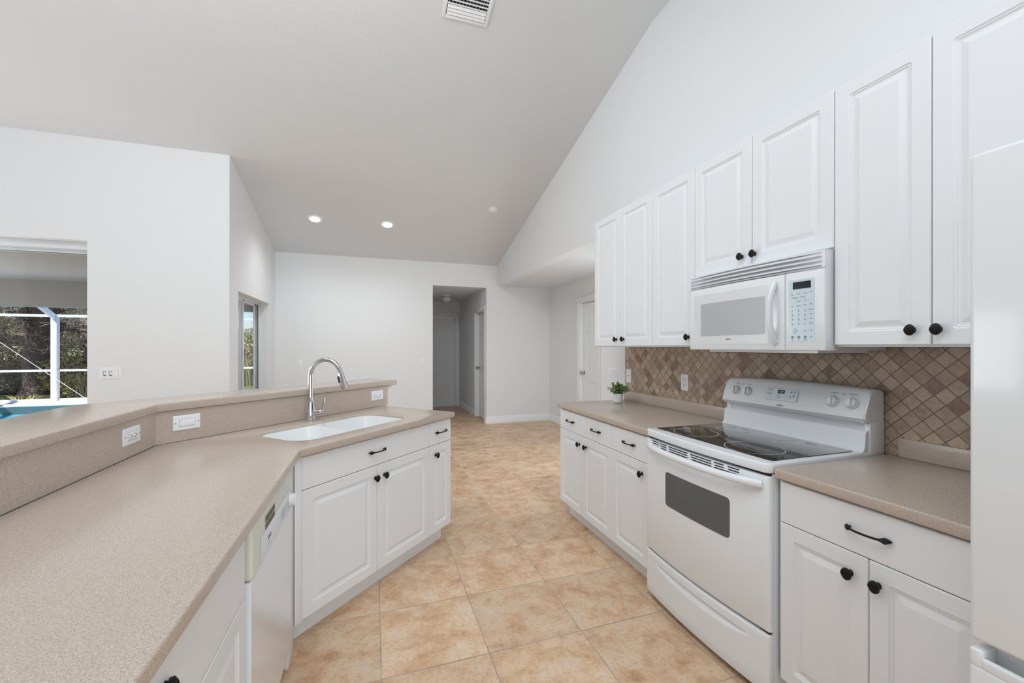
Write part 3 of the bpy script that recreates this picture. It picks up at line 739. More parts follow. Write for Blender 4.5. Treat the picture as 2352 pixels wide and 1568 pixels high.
zs = [.033, .0345, .037, .08, .12, .15, .165, .172, .178, .184, .190, .195, .200, .204, .208, .212, .216, .219, .2215, .2225, .23, .245, .258, .2605, .262]
bm = B(); curved(bm, .004, RW - .004, .033, .262, .044, bow, nx=60, disp=gdisp, zs=zs); fin(bm, 'storage_drawer', 'appl', e, 40)
# oven window
bm = B()
patch(bm, .182, .585, .566, .738, .018, bow, .0012)
fin(bm, 'oven_window', 'ovenglass', dr)
# vent slots along the door top
bm = B()
def slot(x0, x1, z, hh=.0045):
    n = 8
    for i in range(n):
        a, b = x0 + (x1 - x0) * i / n, x0 + (x1 - x0) * (i + 1) / n
        vs_ = [bm.verts.new(p) for p in ((a, bow(a) - .0008, z), (b, bow(b) - .0008, z), (b, bow(b) - .0008, z + hh), (a, bow(a) - .0008, z + hh),
               (a, bow(a) + .002, z), (b, bow(b) + .002, z), (b, bow(b) + .002, z + hh), (a, bow(a) + .002, z + hh))]
        for q_ in ((0, 1, 2, 3), (4, 7, 6, 5), (0, 4, 5, 1), (3, 2, 6, 7), (0, 3, 7, 4), (1, 5, 6, 2)): bm.faces.new([vs_[k] for k in q_])
for (a, b), rows in (((.06, .125), 2), ((.135, .19), 3), ((.205, .345), 3), ((.365, .49), 3), ((.505, .555), 3), ((.575, .63), 2)):
    for r_ in range(rows): bm = B(); slot(a + .004 * r_, b, .868 - r_ * .011); fin(bm, 'vent_slot', 'slot', dr)
bm = B(); slot(.505, .70, .846); fin(bm, 'vent_slot', 'slot', dr)
# handle
bm = B(); pts = []; rad = []
for i in range(33):
    t = -1 + i / 16; x = RW / 2 + t * .352; y = bow(x) - .006 - .040 * (1 - abs(t) ** 3.2)
    pts.append((x, y, .842)); rad.append((.0145, .017) if abs(t) < .97 else (.010, .014))
tube(bm, pts, rad, 16); fin(bm, 'door_handle', 'appl', dr, 60)
# cooktop frame and glass
n = 24; out = []
for i in range(n + 1): x = .0 + RW * i / n; out.append((x, bow(x) - .002))
def rounded_top():
    r = .03; pts = []
    pts += [(0, .60)]
    for k in range(6): a = R(180 + 18 * k); pts.append((r + r * math.cos(a), bow(r) + r + r * math.sin(a) - .004))
    for i in range(2, n - 1): x = RW * i / n; pts.append((x, bow(x) - .004))
    for k in range(6): a = R(270 + 18 * k); pts.append((RW - r + r * math.cos(a), bow(RW - r) + r + r * math.sin(a) - .004))
    pts += [(RW, .60)]
    return pts
o = slab('cooktop_frame', rounded_top(), .888, .927, 'appl', .007); o.parent = e
gl = []
for x, y in rrect(.022, RW - .028, .068, .545, .02, 5): gl.append((x, y - (.010 * (1 - (2 * x / RW - 1) ** 2) if y < .3 else 0)))
g_ = slab('glass_cooktop', gl, .9272, .9292, 'glassblack', .0008); g_.parent = e; g_['label'] = 'black ceramic glass cooktop'
def arc_ring(cx, cy, r, a0, a1, wd):
    bm = B(); nn = 40; prev = None
    for k in range(nn + 1):
        t = k / nn; a = R(a0 + (a1 - a0) * t); w2 = wd * math.sin(math.pi * min(max(t, .04), .96)) ** .6
        cur = [bm.verts.new((cx + (r + s * w2) * math.cos(a), cy + (r + s * w2) * math.sin(a), .9297)) for s in (-1, 1)]
        cur += [bm.verts.new((cx + (r + s * w2) * math.cos(a), cy + (r + s * w2) * math.sin(a), .9290)) for s in (-1, 1)]
        if prev:
            bm.faces.new((prev[0], prev[1], cur[1], cur[0])); bm.faces.new((prev[0], cur[0], cur[2], prev[2])); bm.faces.new((prev[1], prev[3], cur[3], cur[1]))
        prev = cur
    return bm
for cx, cy, r in ((.195, .185, .108), (.205, .425, .078), (.545, .185, .118), (.555, .425, .085)):
    bm = arc_ring(cx, cy, r, -60, 100, .0016); t2 = arc_ring(cx, cy, r, 120, 280, .0016); me_ = D.meshes.new('x'); t2.to_mesh(me_); t2.free(); bm.from_mesh(me_)
    rg = fin(bm, 'burner_ring', 'ring', g_)
# backguard: lower panel, dark gap, console
def extr(bm, prof, x0, x1, nx=16, f=None, cap=True):
    rings = []
    for i in range(nx + 1):
        x = x0 + (x1 - x0) * i / nx
        rings.append([bm.verts.new((x, y, z) if not f else f(x, y, z)) for y, z in prof])
    for a, b in zip(rings, rings[1:]):
        for k in range(len(prof)):
            k2 = (k + 1) % len(prof); bm.faces.new((a[k], a[k2], b[k2], b[k]))
    bm.faces.new(rings[0]); bm.faces.new(rings[-1][::-1])
bm = B(); extr(bm, [(.548, .925), (.560, .930), (.569, .944), (.575, 1.0), (.580, 1.012), (.592, 1.018), (.640, 1.018), (.640, .925)], .004, RW - .006, 4)
fin(bm, 'rear_riser', 'appl', e, 50)
bm = B(); box(bm, .03, RW - .03, .600, .66, 1.017, 1.052); fin(bm, 'console_gap', 'appl', e)
bm = B(); box(bm, .0, .032, .595, XW - RX - .015, .90, 1.06, .006); box(bm, RW - .034, RW, .595, XW - RX - .015, .90, 1.06, .006)
box(bm, .03, RW - .03, .64, XW - RX - .015, .90, 1.06); fin(bm, 'rear_post', 'appl', e)
def cf(x, y, z):
    k = 1 - (2 * x / RW - 1) ** 2; return (x, y - .012 * k, z + (.014 * k if z > 1.12 else 0))
cons = [(.578, 1.047), (.560, 1.062), (.556, 1.070), (.566, 1.088), (.596, 1.165), (.606, 1.183), (.622, 1.192), (.670, 1.190), (.686, 1.180), (.686, 1.047)]
bm = B(); extr(bm, cons, 0, RW, 28, cf)
fs = [f for f in bm.faces if len(f.verts) > 6]
bmesh.ops.bevel(bm, geom=[ed for f in fs for ed in f.edges], offset=.006, segments=3, affect='EDGES')
cn = fin(bm, 'control_console', 'appl', e, 50)
# console face frame: x along, 'up' along the sloped face from (.566,1.088) to (.596,1.165)
def upv(x):
    k = 1 - (2 * x / RW - 1) ** 2; return Vector((0, .030, .077 + .014 * k)).normalized()
def cpt(x, s, h=0):
    k = 1 - (2 * x / RW - 1) ** 2
    p = Vector((x, .566 - .012 * k, 1.088)) + upv(x) * s; return p
def cmat(x, s, h=0): # matrix placing an XY-plane drawing on the sloped face
    dydx = -.012 * (-2 * (2 * x / RW - 1) * 2 / RW); xv = Vector((1, dydx, 0)).normalized(); U_ = upv(x); n = xv.cross(U_).normalized()
    m = Matrix((xv, U_, n)).transposed().to_4x4(); m.translation = cpt(x, s) + n * h; return m
for x in (.088, .170, .620, .698):
    bm = B(); lathe(bm, [(.026, 0), (.026, .003), (.0235, .0045), (.021, .017), (.0195, .0185), (0, .0185)], 30, cmat(x, .042, .001))
    kn = fin(bm, 'burner_knob', 'appl', cn, 40)
    bm = B(); box(bm, -.006, .006, -.020, .021, .018, .028, .0025, 2, 0, cmat(x, .042, .001) @ Matrix.Rotation(R(8), 4, 'Z')); fin(bm, 'grip', 'appl', kn)
    bm = B()
    for k in range(11):
        a_ = R(-240 + k * 30); box(bm, -.0006, .0006, .0215, .0245, .0044, .0048, 0, 2, 0, cmat(x, .042, .0012) @ Matrix.Rotation(a_, 4, 'Z'))
    box(bm, -.0012, .0012, .027, .0295, 0, .0006, 0, 2, 0, cmat(x, .042, .0012)); fin(bm, 'dial_markings', 'grey', kn)
bm = B()
t_ = bmesh.new(); relief(t_, -.088, .088, -.035, .030, [(0, 0, .008), (.002, -.002, .008), (.004, -.0015, .007)]); merge(bm, t_, 0, cmat(.372, .048, .0016) @ Matrix.Rotation(R(-90), 4, 'X'))
pf = fin(bm, 'control_film', 'panelblue', cn)
bm = B(); box(bm, -.018, .018, -.009, .009, .0018, .003, 0, 2, 0, cmat(.372, .060, .0022)); lc = fin(bm, 'clock_display', 'lcd', pf)
bm = B(); text_into(bm, '4:47', .013, cmat(.374, .060, .0054), depth=.0001); fin(bm, 'clock_digits', 'lcdgreen', lc)
bm = B()
for x, s in ((.303, .066), (.318, .066), (.301, .047), (.316, .047), (.425, .062), (.442, .062), (.423, .038), (.440, .043)):
    t_ = bmesh.new(); lathe(t_, [(.0048, 0), (.0048, .0006), (.0036, .0006), (.0036, 0)], 18); merge(bm, t_, 0, cmat(x, s, .0040) @ Matrix.Diagonal((1, 1.1, 1, 1)))
    box(bm, -.003, .003, -.0006, .0006, 0, .0005, 0, 2, 0, cmat(x, s, .0040)); box(bm, -.001, .001, .0062, .0072, 0, .0005, 0, 2, 0, cmat(x, s, .0040))
for s, sg in ((.064, 1), (.036, -1)):
    for q_ in (-1, 1): box(bm, -.0035, .0035, -.0005, .0005, 0, .0005, 0, 2, 0, cmat(.405 + q_ * .0022, s, .0040) @ Matrix.Rotation(R(-q_ * sg * 45), 4, 'Z'))
for i, s in enumerate(('Bake', 'Timer', 'Cleaning')): text_into(bm, s, .0062, cmat(.362, .044 - i * .0075, .0040), depth=.0001)
fin(bm, 'button_markings', 'bluegrey', pf)
bm = B()
for x, s in ((.088, 'LEFT REAR'), (.170, 'LEFT FRONT'), (.620, 'RIGHT REAR'), (.698, 'RIGHT FRONT')): text_into(bm, s, .0058, cmat(x, .084, .0008), depth=.0002)
for x in (.129, .659):
    text_into(bm, 'SURFACE ON', .004, cmat(x, .084, .0008), depth=.0002); box(bm, -.0016, .0016, -.0016, .0016, 0, .0006, 0, 2, 0, cmat(x, .078, .0008))
for x in (.088, .170, .620, .698): box(bm, -.0015, .0015, -.0015, .0015, 0, .0005, 0, 2, 0, cmat(x, .078, .0009))
fin(bm, 'console_markings', 'grey', cn)
def badge(parent, w, h, mtx, txt='KENMORE'):
    bm = B(); box(bm, -w / 2, w / 2, -h / 2, h / 2, 0, .0008, 0, 2, 0, mtx); b_ = fin(bm, 'badge', 'grey', parent)
    bm = B(); text_into(bm, txt, h * .95, mtx @ Matrix.Translation((0, 0, .0012)), depth=.0002); fin(bm, 'badge_lettering', 'plate', b_); return b_
badge(cn, .034, .008, Matrix.Translation((.378, .5488, 1.0785)) @ Matrix.Rotation(R(62), 4, 'X'))
for x in (.05, RW - .05):
    for y in (.11, .60):
        bm = B(); lathe(bm, [(0, 0), (.017, 0), (.017, .012), (.009, .016), (.009, .036), (0, .036)], 16, Matrix.Translation((x, y, 0))); fin(bm, 'levelling_foot', 'black', e)

# ------------------------------------------------------------ microwave (y=0 at X=1.70)
e = empty('over_range_microwave', (1.705, 1.938, 0), -90, 'white over-range microwave with pale blue keypad, hung under the short cabinet', 'microwave')
MW = .756
def mb_(x): return .030 - .026 * (1 - (2 * x / MW - 1) ** 2)
bm = B(); box(bm, .001, MW - .001, .036, XW - 1.705 - .013, 1.362, 1.774); box(bm, .12, MW - .05, .06, XW - 1.705 - .05, 1.350, 1.362); fin(bm, 'body', 'appl', e)
bm = B(); box(bm, .125, MW - .055, .065, XW - 1.705 - .055, 1.3475, 1.3499); fin(bm, 'underside', 'slot', e)
bm = B()      # louvered vent
prof = [(.036, 1.702)]
extr(bm, [(.010, 1.702), (.004, 1.706), (.034, 1.706), (.036, 1.702)], 0, MW, 24, lambda x, y, z: (x, y + mb_(x) - .004, z))
for z in (1.712, 1.731, 1.750):
    extr(bm, [(.0, z), (.0, z + .004), (.020, z + .017), (.020, z + .013)], .012, MW - .012, 24, lambda x, y, z: (x, y + mb_(x), z))
for a in (0, MW - .012): extr(bm, [(0, 1.703), (0, 1.772), (.036, 1.772), (.036, 1.703)], a, a + .012, 2, lambda x, y, z: (x, (y + mb_(x)) if y < .01 else y, z))
extr(bm, [(.004, 1.766), (.004, 1.773), (.036, 1.773), (.036, 1.766)], 0, MW, 24, lambda x, y, z: (x, y + mb_(x) if y < .01 else y, z))
fin(bm, 'vent_louvers', 'appl', e)
bm = B(); XD = .596
curved(bm, .0, XD - .001, 1.362, 1.698, .036, mb_, bev=.006); md = fin(bm, 'door', 'appl', e, 40)
bm = B(); patch(bm, .040, .520, 1.392, 1.662, .006, mb_, .001); fin(bm, 'door_inset', mat('inset_white', (.78, .78, .785), .2), md)
bm = B(); patch(bm, .100, .505, 1.437, 1.612, .004, mb_, .0018); fin(bm, 'window', 'mwglass', md)
badge(md, .028, .0075, Matrix.Translation((.298, mb_(.298) - .0012, 1.418)) @ Matrix.Rotation(R(90), 4, 'X'))
bm = B(); pts = []; rad = []
for i in range(21):
    t = -1 + i / 10; z = 1.530 + t * .135; pts.append((.555 + .0 * t, mb_(.555) - .002 - .034 * (1 - abs(t) ** 2.6), z)); rad.append((.011, .014))
tube(bm, pts, rad, 14); fin(bm, 'handle', 'appl', md, 60)
bm = B(); curved(bm, XD + .002, MW, 1.362, 1.698, .036, mb_, bev=.005, nx=8); mc = fin(bm, 'control_panel', 'appl', e, 40)
bm = B(); patch(bm, .614, .718, 1.400, 1.665, .004, mb_, .001); kp = fin(bm, 'keypad', 'keypad', mc)
bm = B(); patch(bm, .632, .704, 1.625, 1.655, .002, mb_, .002); fin(bm, 'display', 'lcd', kp)
bm = B()
def mt(s, x, z, size):
    sl_ = math.atan2(mb_(x + .01) - mb_(x - .01), .02)
    text_into(bm, s, size, Matrix.Translation((x, mb_(x) - .0017, z)) @ Matrix.Rotation(sl_, 4, 'Z') @ Matrix.Rotation(R(90), 4, 'X'), depth=.0002)
for j, row in enumerate(('123', '456', '789')):
    for i, c in enumerate(row): mt(c, .630 + i * .026, 1.532 - j * .019, .013)
mt('0', .656, 1.475, .013); 
for x, z, s in ((.630, 1.553, 'Cook'), (.656, 1.553, 'Defrost'), (.682, 1.555, 'Reheat'), (.705, 1.557, 'Auto'), (.705, 1.535, 'Popcorn'), (.705, 1.516, 'Timer'), (.705, 1.497, 'Clock'), (.705, 1.478, 'Power'), (.630, 1.475, 'Add'), (.682, 1.475, 'Set'),
               (.630, 1.602, 'Pizza'), (.656, 1.604, 'Potato'), (.682, 1.606, 'Soup'), (.705, 1.608, 'More'), (.640, 1.588, 'Vegetable'), (.672, 1.590, 'Beverage'), (.656, 1.572, 'Dinner'), (.684, 1.574, 'Rice'),
               (.682, 1.445, 'Stop'), (.705, 1.447, 'Vent'), (.630, 1.407, 'Light'), (.656, 1.407, 'Fan'), (.682, 1.408, 'Hi/Lo'), (.705, 1.420, 'Off')): mt(s, x, z, .0055)
mt('Start', .640, 1.446, .006)
for q_ in range(4):
    a_ = R(45 + 90 * q_); box(bm, -.010, .010, -.0004, .0004, -.0002, .0002, 0, 2, 0, Matrix.Translation((.640 + .0075 * math.cos(a_) * 1.2, mb_(.64) - .0017, 1.446 + .0075 * math.sin(a_))) @ Matrix.Rotation(R(90), 4, 'X') @ Matrix.Rotation(a_ + R(90), 4, 'Z'))
for x in (.630, .656, .682): lathe(bm, [(0, 0), (.006, 0), (.006, .0004), (0, .0004)], 16, Matrix.Translation((x, mb_(x) - .0014, 1.419)) @ ROT_OUT)
fin(bm, 'key_markings', 'bluegrey', kp)

# ------------------------------------------------------------ refrigerator
e = empty('refrigerator', (1.297, .566, 0), -90, 'white bottom-freezer refrigerator standing at the right edge', 'refrigerator')
FW = .90
bm = B(); box(bm, .006, FW - .006, .068, XW - 1.297 - .03, .03, 1.80, .004); fin(bm, 'body', 'appl', e)
bm = B(); box(bm, 0, FW, 0, .064, .712, 1.817, .010, 4); fd = fin(bm, 'upper_door', 'appl', e, 50)
bm = B(); tube(bm, [(FW - .06, .0, .80), (FW - .06, -.035, .82), (FW - .06, -.045, 1.1), (FW - .06, -.035, 1.38), (FW - .06, 0, 1.40)], .011, 12); fin(bm, 'handle', 'appl', fd)
bm = B(); box(bm, 0, FW, 0, .064, .06, .655, .008, 3); box(bm, 0, .024, 0, .064, .65, .692, .006, 3); box(bm, FW - .024, FW, 0, .064, .65, .692, .006, 3)
box(bm, .02, FW - .02, 0, .014, .65, .676, .005, 3); box(bm, .02, FW - .02, .050, .064, .65, .692, .003)
fin(bm, 'freezer_drawer', 'appl', e, 50)
bm = B(); box(bm, .02, FW - .02, .055, .07, .02, .06); fin(bm, 'base_grille', 'grey', e)
for x in (.05, FW - .05):
    for y in (.10, .70):
        bm = B(); lathe(bm, [(0, 0), (.02, 0), (.02, .03), (0, .03)], 12, Matrix.Translation((x, y, 0))); fin(bm, 'foot', 'black', e)

# ------------------------------------------------------------ switches and outlets (x across, y=0 on the wall, z centre)
def plate_bm(w, h): 
    bm = B(); relief(bm, -w / 2, w / 2, -h / 2, h / 2, [(0, -.002, .003), (.003, -.005, .003), (.006, -.0055, .002)], back=0); return bm
def decora(e, x, z=0, rot=False, kind='switch', y0=-.0055):
    w, h = .033, .067
    if rot: w, h = h, w
    bm = B(); relief(bm, x - w / 2, x + w / 2, z - h / 2, z + h / 2, [(0, .0, .002), (.0008, -.0018, .002), (.003, -.0026, .001)], yoff=y0)
    o = fin(bm, 'rocker' if kind == 'switch' else 'receptacle', 'plate', e)
    bm = B(); g = .0009
    for a, b, c, d in ((-w / 2 - g, w / 2 + g, h / 2, h / 2 + g), (-w / 2 - g, w / 2 + g, -h / 2 - g, -h / 2), (-w / 2 - g, -w / 2, -h / 2, h / 2), (w / 2, w / 2 + g, -h / 2, h / 2)):
        box(bm, x + a, x + b, y0 - .0008, y0, z + c, z + d)
    fin(bm, 'seam', mat('seam_grey', (.45, .46, .48), .6) if 'seam_grey' not in D.materials else D.materials['seam_grey'], o)
    if kind == 'outlet':
        for s in (-1, 1):
            for dx, dz, ww, hh in ((-.0065, .004, .0022, .0075), (.0065, .004, .0022, .0065), (0, -.007, .0048, .0048)):
                if rot: X_, Z_, ww, hh = s * .0175 - dz, dx, hh, ww
                else: X_, Z_ = dx, s * .0175 + dz
                bm = B(); box(bm, x + X_ - ww / 2, x + X_ + ww / 2, y0 - .0032, y0 - .0024, z + Z_ - hh / 2, z + Z_ + hh / 2); fin(bm, 'contact_slot', 'slot', o)
    return o
def screws(e, pts, m='grey'):
    for x, z in pts:
        bm = B(); lathe(bm, [(0, .0), (.003, .0), (.0028, .001), (0, .0012)], 12, Matrix.Translation((x, -.0055, z)) @ ROT_OUT); fin(bm, 'screw', m, e)
def wallplate(name, loc, rz, w, h, items, label, cat, scr=(), rot=False):
    e = empty(name, loc, rz, label, cat); fin(plate_bm(w, h), 'plate', 'plate', e, 12)
    for x, k in items: decora(e, x, 0, rot, k)
    if scr: screws(e, scr)
    return e
KW = XW - .0103
e = wallplate('cable_plate', (KW, 3.092, 1.124), -90, .072, .117, (), 'white blank wall plate with cable hole at left end of brown tile', 'wall plate', ((0, .048), (0, -.048)))
bm = B(); lathe(bm, [(0, 0), (.0045, 0), (.0045, .004), (0, .004)], 14, Matrix.Translation((0, -.005, .002)) @ ROT_OUT); fin(bm, 'cable_jack', 'slot', e)
wallplate('outlet', (KW, 2.409, 1.123), -90, .072, .117, ((0, 'outlet'),), 'white upright outlet on the brown tile backsplash left of the range', 'outlet', ((0, .048), (0, -.048)))
wallplate('switch_plate', (XW - .0002, 3.355, 1.125), -90, .165, .115, ((-.046, 'switch'), (0, 'switch'), (.046, 'outlet')), 'white three gang plate of two switches and outlet behind the plant', 'switch plate')
wallplate('outlet', (KX + .0002, 2.166, 1.003), 90, .128, .072, ((0, 'outlet'),), 'white sideways outlet on the splash panel left of the bend', 'outlet', ((-.055, 0), (.055, 0)), True)
q = kin(.128, -.0003); e = wallplate('light_switch', (*q, 1.0035), 45, .118, .073, ((0, 'switch'),), 'white sideways rocker switch on the splash panel right of the bend', 'switch', ((-.050, 0), (.050, 0)), True)
q = kin(1.412, -.0003); wallplate('outlet', (*q, 1.0025), 45, .120, .073, ((0, 'outlet'),), 'white sideways outlet on the splash panel beside the bar end', 'outlet', ((-.050, 0), (.050, 0)), True)
wallplate('light_switch', (.789, YB - .0003, 1.13), 0, .075, .117, ((0, 'switch'),), 'white upright switch on the back wall beside the hallway opening', 'switch')
wallplate('light_switch', (-1.10, YB - .0003, 1.117), 0, .075, .117, ((0, 'switch'),), 'white upright switch on the back wall near the small window', 'switch')
wallplate('outlet', (2.513, YB - .0003, .358), 0, .075, .117, ((0, 'outlet'),), 'white low outlet on the back wall right of the hallway', 'outlet')
e = wallplate('fan_control_plate', (-2.430, YL - .0003, 1.122), 0, .166, .117, ((.046, 'switch'),), 'white three gang plate with two fan controls beside sliding door', 'switch plate', ((-.046, -.050),))
for x in (-.046, 0):
    bm = B(); relief(bm, x - .0165, x + .0165, -.0335, .0335, [(0, 0, .002), (.001, -.002, .002)], yoff=-.0055); fc = fin(bm, 'fan_control', 'plate', e)
    bm = B(); 
    for k in range(5): box(bm, x - .012, x - .004, -.0082, -.0074, -.022 + k * .010, -.018 + k * .010)
    lathe(bm, [(.0045, 0), (.0045, .0008), (.002, .0008), (.002, 0)], 14, Matrix.Translation((x + .008, -.0074, .018)) @ ROT_OUT)
    box(bm, x - .004, x + .012, -.0084, -.0074, -.024, -.017); fin(bm, 'control_markings', 'black', fc)

# ------------------------------------------------------------ potted plant
e = empty('potted_plant', (1.934, 2.985, .9145), 0, 'small leafy green plant in white pot on the counter end', 'potted plant')
bm = B(); lathe(bm, [(0, 0), (.034, 0), (.039, .004), (.0415, .012), (.0425, .073), (.0415, .0755), (.0385, .0755), (.0380, .064), (0, .064)], 36); fin(bm, 'pot', 'pot', e, 50)
bm = B(); lathe(bm, [(0, .067), (.02, .068), (.037, .0655), (0, .0645)], 20); fin(bm, 'soil', 'soil', e)
bs, bl = B(), B(); rnd = random.Random(3)
def leaf(bm, p, d, n, L_, w):
    d = d.normalized(); s = d.cross(n).normalized(); n = s.cross(d)
    a = bm.verts.new(p); b = bm.verts.new(p + d * L_ * .35 + s * w * .5 + n * w * .15); c = bm.verts.new(p + d * L_ * .7 + s * w * .4 + n * w * .1)
    t = bm.verts.new(p + d * L_ - n * w * .2); c2 = bm.verts.new(p + d * L_ * .7 - s * w * .4 + n * w * .1); b2 = bm.verts.new(p + d * L_ * .35 - s * w * .5 + n * w * .15)
    m1 = bm.verts.new(p + d * L_ * .4); m2 = bm.verts.new(p + d * L_ * .72)
    for f in ((a, b, m1), (b, c, m2, m1), (c, t, m2), (a, m1, b2), (m1, m2, c2, b2), (m2, t, c2)): bm.faces.new(f)
for i in range(44):
    az = rnd.uniform(0, 2 * math.pi); el = rnd.uniform(.15, 1.45); Ls = rnd.uniform(.075, .118) * (1.08 - .22 * math.sin(el))
    d = Vector((math.cos(az) * math.cos(el), math.sin(az) * math.cos(el), math.sin(el) * .85)); p0 = Vector((d.x * .006, d.y * .006, .064))
    pts = [p0 + Vector((d.x * Ls * t ** 1.25, d.y * Ls * t ** 1.25, (d.z * Ls + .018) * t)) for t in (0, .25, .5, .75, 1)]
    tube(bs, pts, [.0014, .0012, .001, .0009, .0006], 5)
    for k in range(2, 5):
        for q_ in range(5 if k == 4 else 3):
            p = pts[k] - (pts[k] - pts[k - 1]) * rnd.random() * .7
            dd = (pts[k] - pts[k - 1]).normalized() * .6 + Vector((rnd.gauss(0, 1), rnd.gauss(0, 1), rnd.gauss(.1, .6))).normalized()
            leaf(bl, p, dd, Vector((rnd.gauss(0, .4), rnd.gauss(0, .4), 1)).normalized(), rnd.uniform(.017, .026), rnd.uniform(.009, .013))
fin(bs, 'stems', 'stem', e); fo = fin(bl, 'foliage', 'leaf', e, 80)

# ------------------------------------------------------------ ceiling things on the slope
sl_ang = math.atan(SL)
def on_slope(name, x, y, label, cat, group=None):
    o = empty(name, (x, y, zc(y) - .0005), 0, label, cat, group); o.rotation_euler = (-sl_ang, 0, 0); return o
for x, y, lab in ((-.752, 6.135, 'round lit recessed ceiling light nearer the small window'), (.185, 6.115, 'round lit recessed ceiling light nearer the hallway')):
    e = on_slope('recessed_light', x, y, lab, 'ceiling light')
    bm = B(); lathe(bm, [(.062, -.001), (.068, -.010), (.098, -.006), (.103, -.001), (.103, 0), (.062, 0)], 40); fin(bm, 'trim_ring', 'trim', e)
    bm = B(); lathe(bm, [(0, -.020), (.030, -.021), (.050, -.018), (.061, -.006), (.0615, -.002), (0, -.002)], 32); fin(bm, 'lens', 'lightlens', e)
    nrm = Vector((0, -math.sin(sl_ang), -math.cos(sl_ang)))
    p = Vector((x, y, zc(y))) + nrm * .05
    lamp('recessed_lamp', 'SPOT', p, p + Vector((0, 0, -1)), POW['spots'], (.93, .96, 1), spot_size=R(150), spot_blend=1, shadow_soft_size=.06)
e = on_slope('smoke_detector', 1.568, 5.50, 'small white round smoke detector on the sloped ceiling', 'smoke detector')
bm = B(); lathe(bm, [(0, 0), (.062, 0), (.062, -.016), (.058, -.022), (.050, -.024), (.050, -.027), (0, -.027)][::-1], 32); fin(bm, 'housing', 'trim', e)
bm = B(); lathe(bm, [(0, -.027), (.046, -.027), (.044, -.033), (.034, -.038), (0, -.039)], 28); fin(bm, 'sensor_cap', 'trim', e)
# air vent, aligned with the room
e = on_slope('ceiling_vent', .668, 2.96, 'white louvered ceiling vent at the top of the slope', 'air vent')
VW, VL = .150, .165
bm = B()
for a in ((-VW - .028, -VW, -VL - .028, VL + .028), (VW, VW + .028, -VL - .028, VL + .028), (-VW, VW, VL, VL + .028), (-VW, VW, -VL - .028, -VL)):
    box(bm, a[0], a[1], a[2], a[3], -.010, 0, .003)
fin(bm, 'frame', 'trim', e)
bm = B(); box(bm, -VW, VW, -VL, VL, -.002, -.0005); fin(bm, 'duct_shadow_plate', 'slot', e)
for y in (.148, .122, .096): bm = B(); box(bm, -VW + .004, VW - .003, -.0105, .0115, -.0012, .0, 0, 2, 0, Matrix.Translation((0, y, -.010)) @ Matrix.Rotation(R(-14), 4, 'X')); fin(bm, 'wide_louver', 'trim', e)
for k in range(9): bm = B(); box(bm, -VW, VW, -.0022, .0022, -.013, -.001, 0, 2, 0, Matrix.Translation((0, .078 - k * .027, 0))); fin(bm, 'louver', 'trim', e)
for k in range(12): x = -VW + (k + .5) * 2 * VW / 12; bm = B(); box(bm, x - .0012, x + .0012, -VL, .076, -.008, -.003); fin(bm, 'cross_vane', 'mwglass', e)
e = empty('hall_ceiling_light', (1.44, 8.55, 2.44), 0, 'unlit white glass dome light on the hallway ceiling', 'ceiling light')
bm = B(); lathe(bm, [(0, 0), (.10, 0), (.10, -.03), (.093, -.036), (0, -.036)][::-1], 32); fin(bm, 'canopy', 'trim', e)
bm = B(); lathe(bm, [(.088, -.036), (.100, -.055), (.098, -.080), (.075, -.110), (.035, -.128), (0, -.132)], 32); fin(bm, 'shade', 'dome', e)
bm = B(); lathe(bm, [(.103, -.022), (.105, -.026), (.103, -.030)], 32); fin(bm, 'band', 'nickel', e)

# ------------------------------------------------------------ outside: lanai, pool cage, pool, pond, trees, house
def gbox(name, *a, m='deck', bev=0):
    bm = B(); box(bm, *a, bev); return bm
bm = B()
box(bm, -26, -10.9, 5.32, 15.0, -.30, -.06); box(bm, -10.9, -1.66, 5.32, 9.2, -.30, -.125)
box(bm, -10.9, .8, 13.2, 15.0, -.30, -.06); box(bm, -4.8, .8, 9.8, 13.2, -.30, -.06); box(bm, -4.8, -1.66, 9.2, 9.8, -.30, -.06)
o = fin(bm, 'pool_deck', 'deck'); tag(o, kind='structure')
bm = B(); box(bm, -10.9, -4.8, 9.2, 13.2, -1.4, -1.3); o = fin(bm, 'pool_basin', mat('pool_plaster', (.35, .62, .72), .6)); tag(o, kind='structure')
bm = B(); box(bm, -10.87, -4.83, 9.24, 13.16, -1.295, -.24); o = fin(bm, 'pool_water', 'water'); tag(o, 'bright turquoise swimming pool water beyond the bar', 'pool', kind='stuff')
bm = B(); box(bm, -10.9, -4.8, 13.17, 13.2, -.4, -.07); box(bm, -10.9, -4.8, 9.2, 9.23, -.4, -.07); o = fin(bm, 'pool_waterline_tiles', 'pooltile'); tag(o, 'dark mosaic tile band at the pool waterline', 'pool tiles')
bm = B(); box(bm, -11.1, -4.6, 13.17, 13.45, -.07, -.02, .01); o = fin(bm, 'pool_coping', 'coping'); tag(o, 'pale stone coping along the far pool edge', 'pool edge')
bm = B(); box(bm, -16, -1.65, 5.32, 10.5, 2.68, 2.80); o = fin(bm, 'ceiling_lanai', 'lanai'); tag(o, kind='structure')
bm = B(); box(bm, -16, -1.65, 10.5, 10.75, 2.165, 2.80); o = fin(bm, 'trim_1', 'beam'); tag(o, kind='structure')
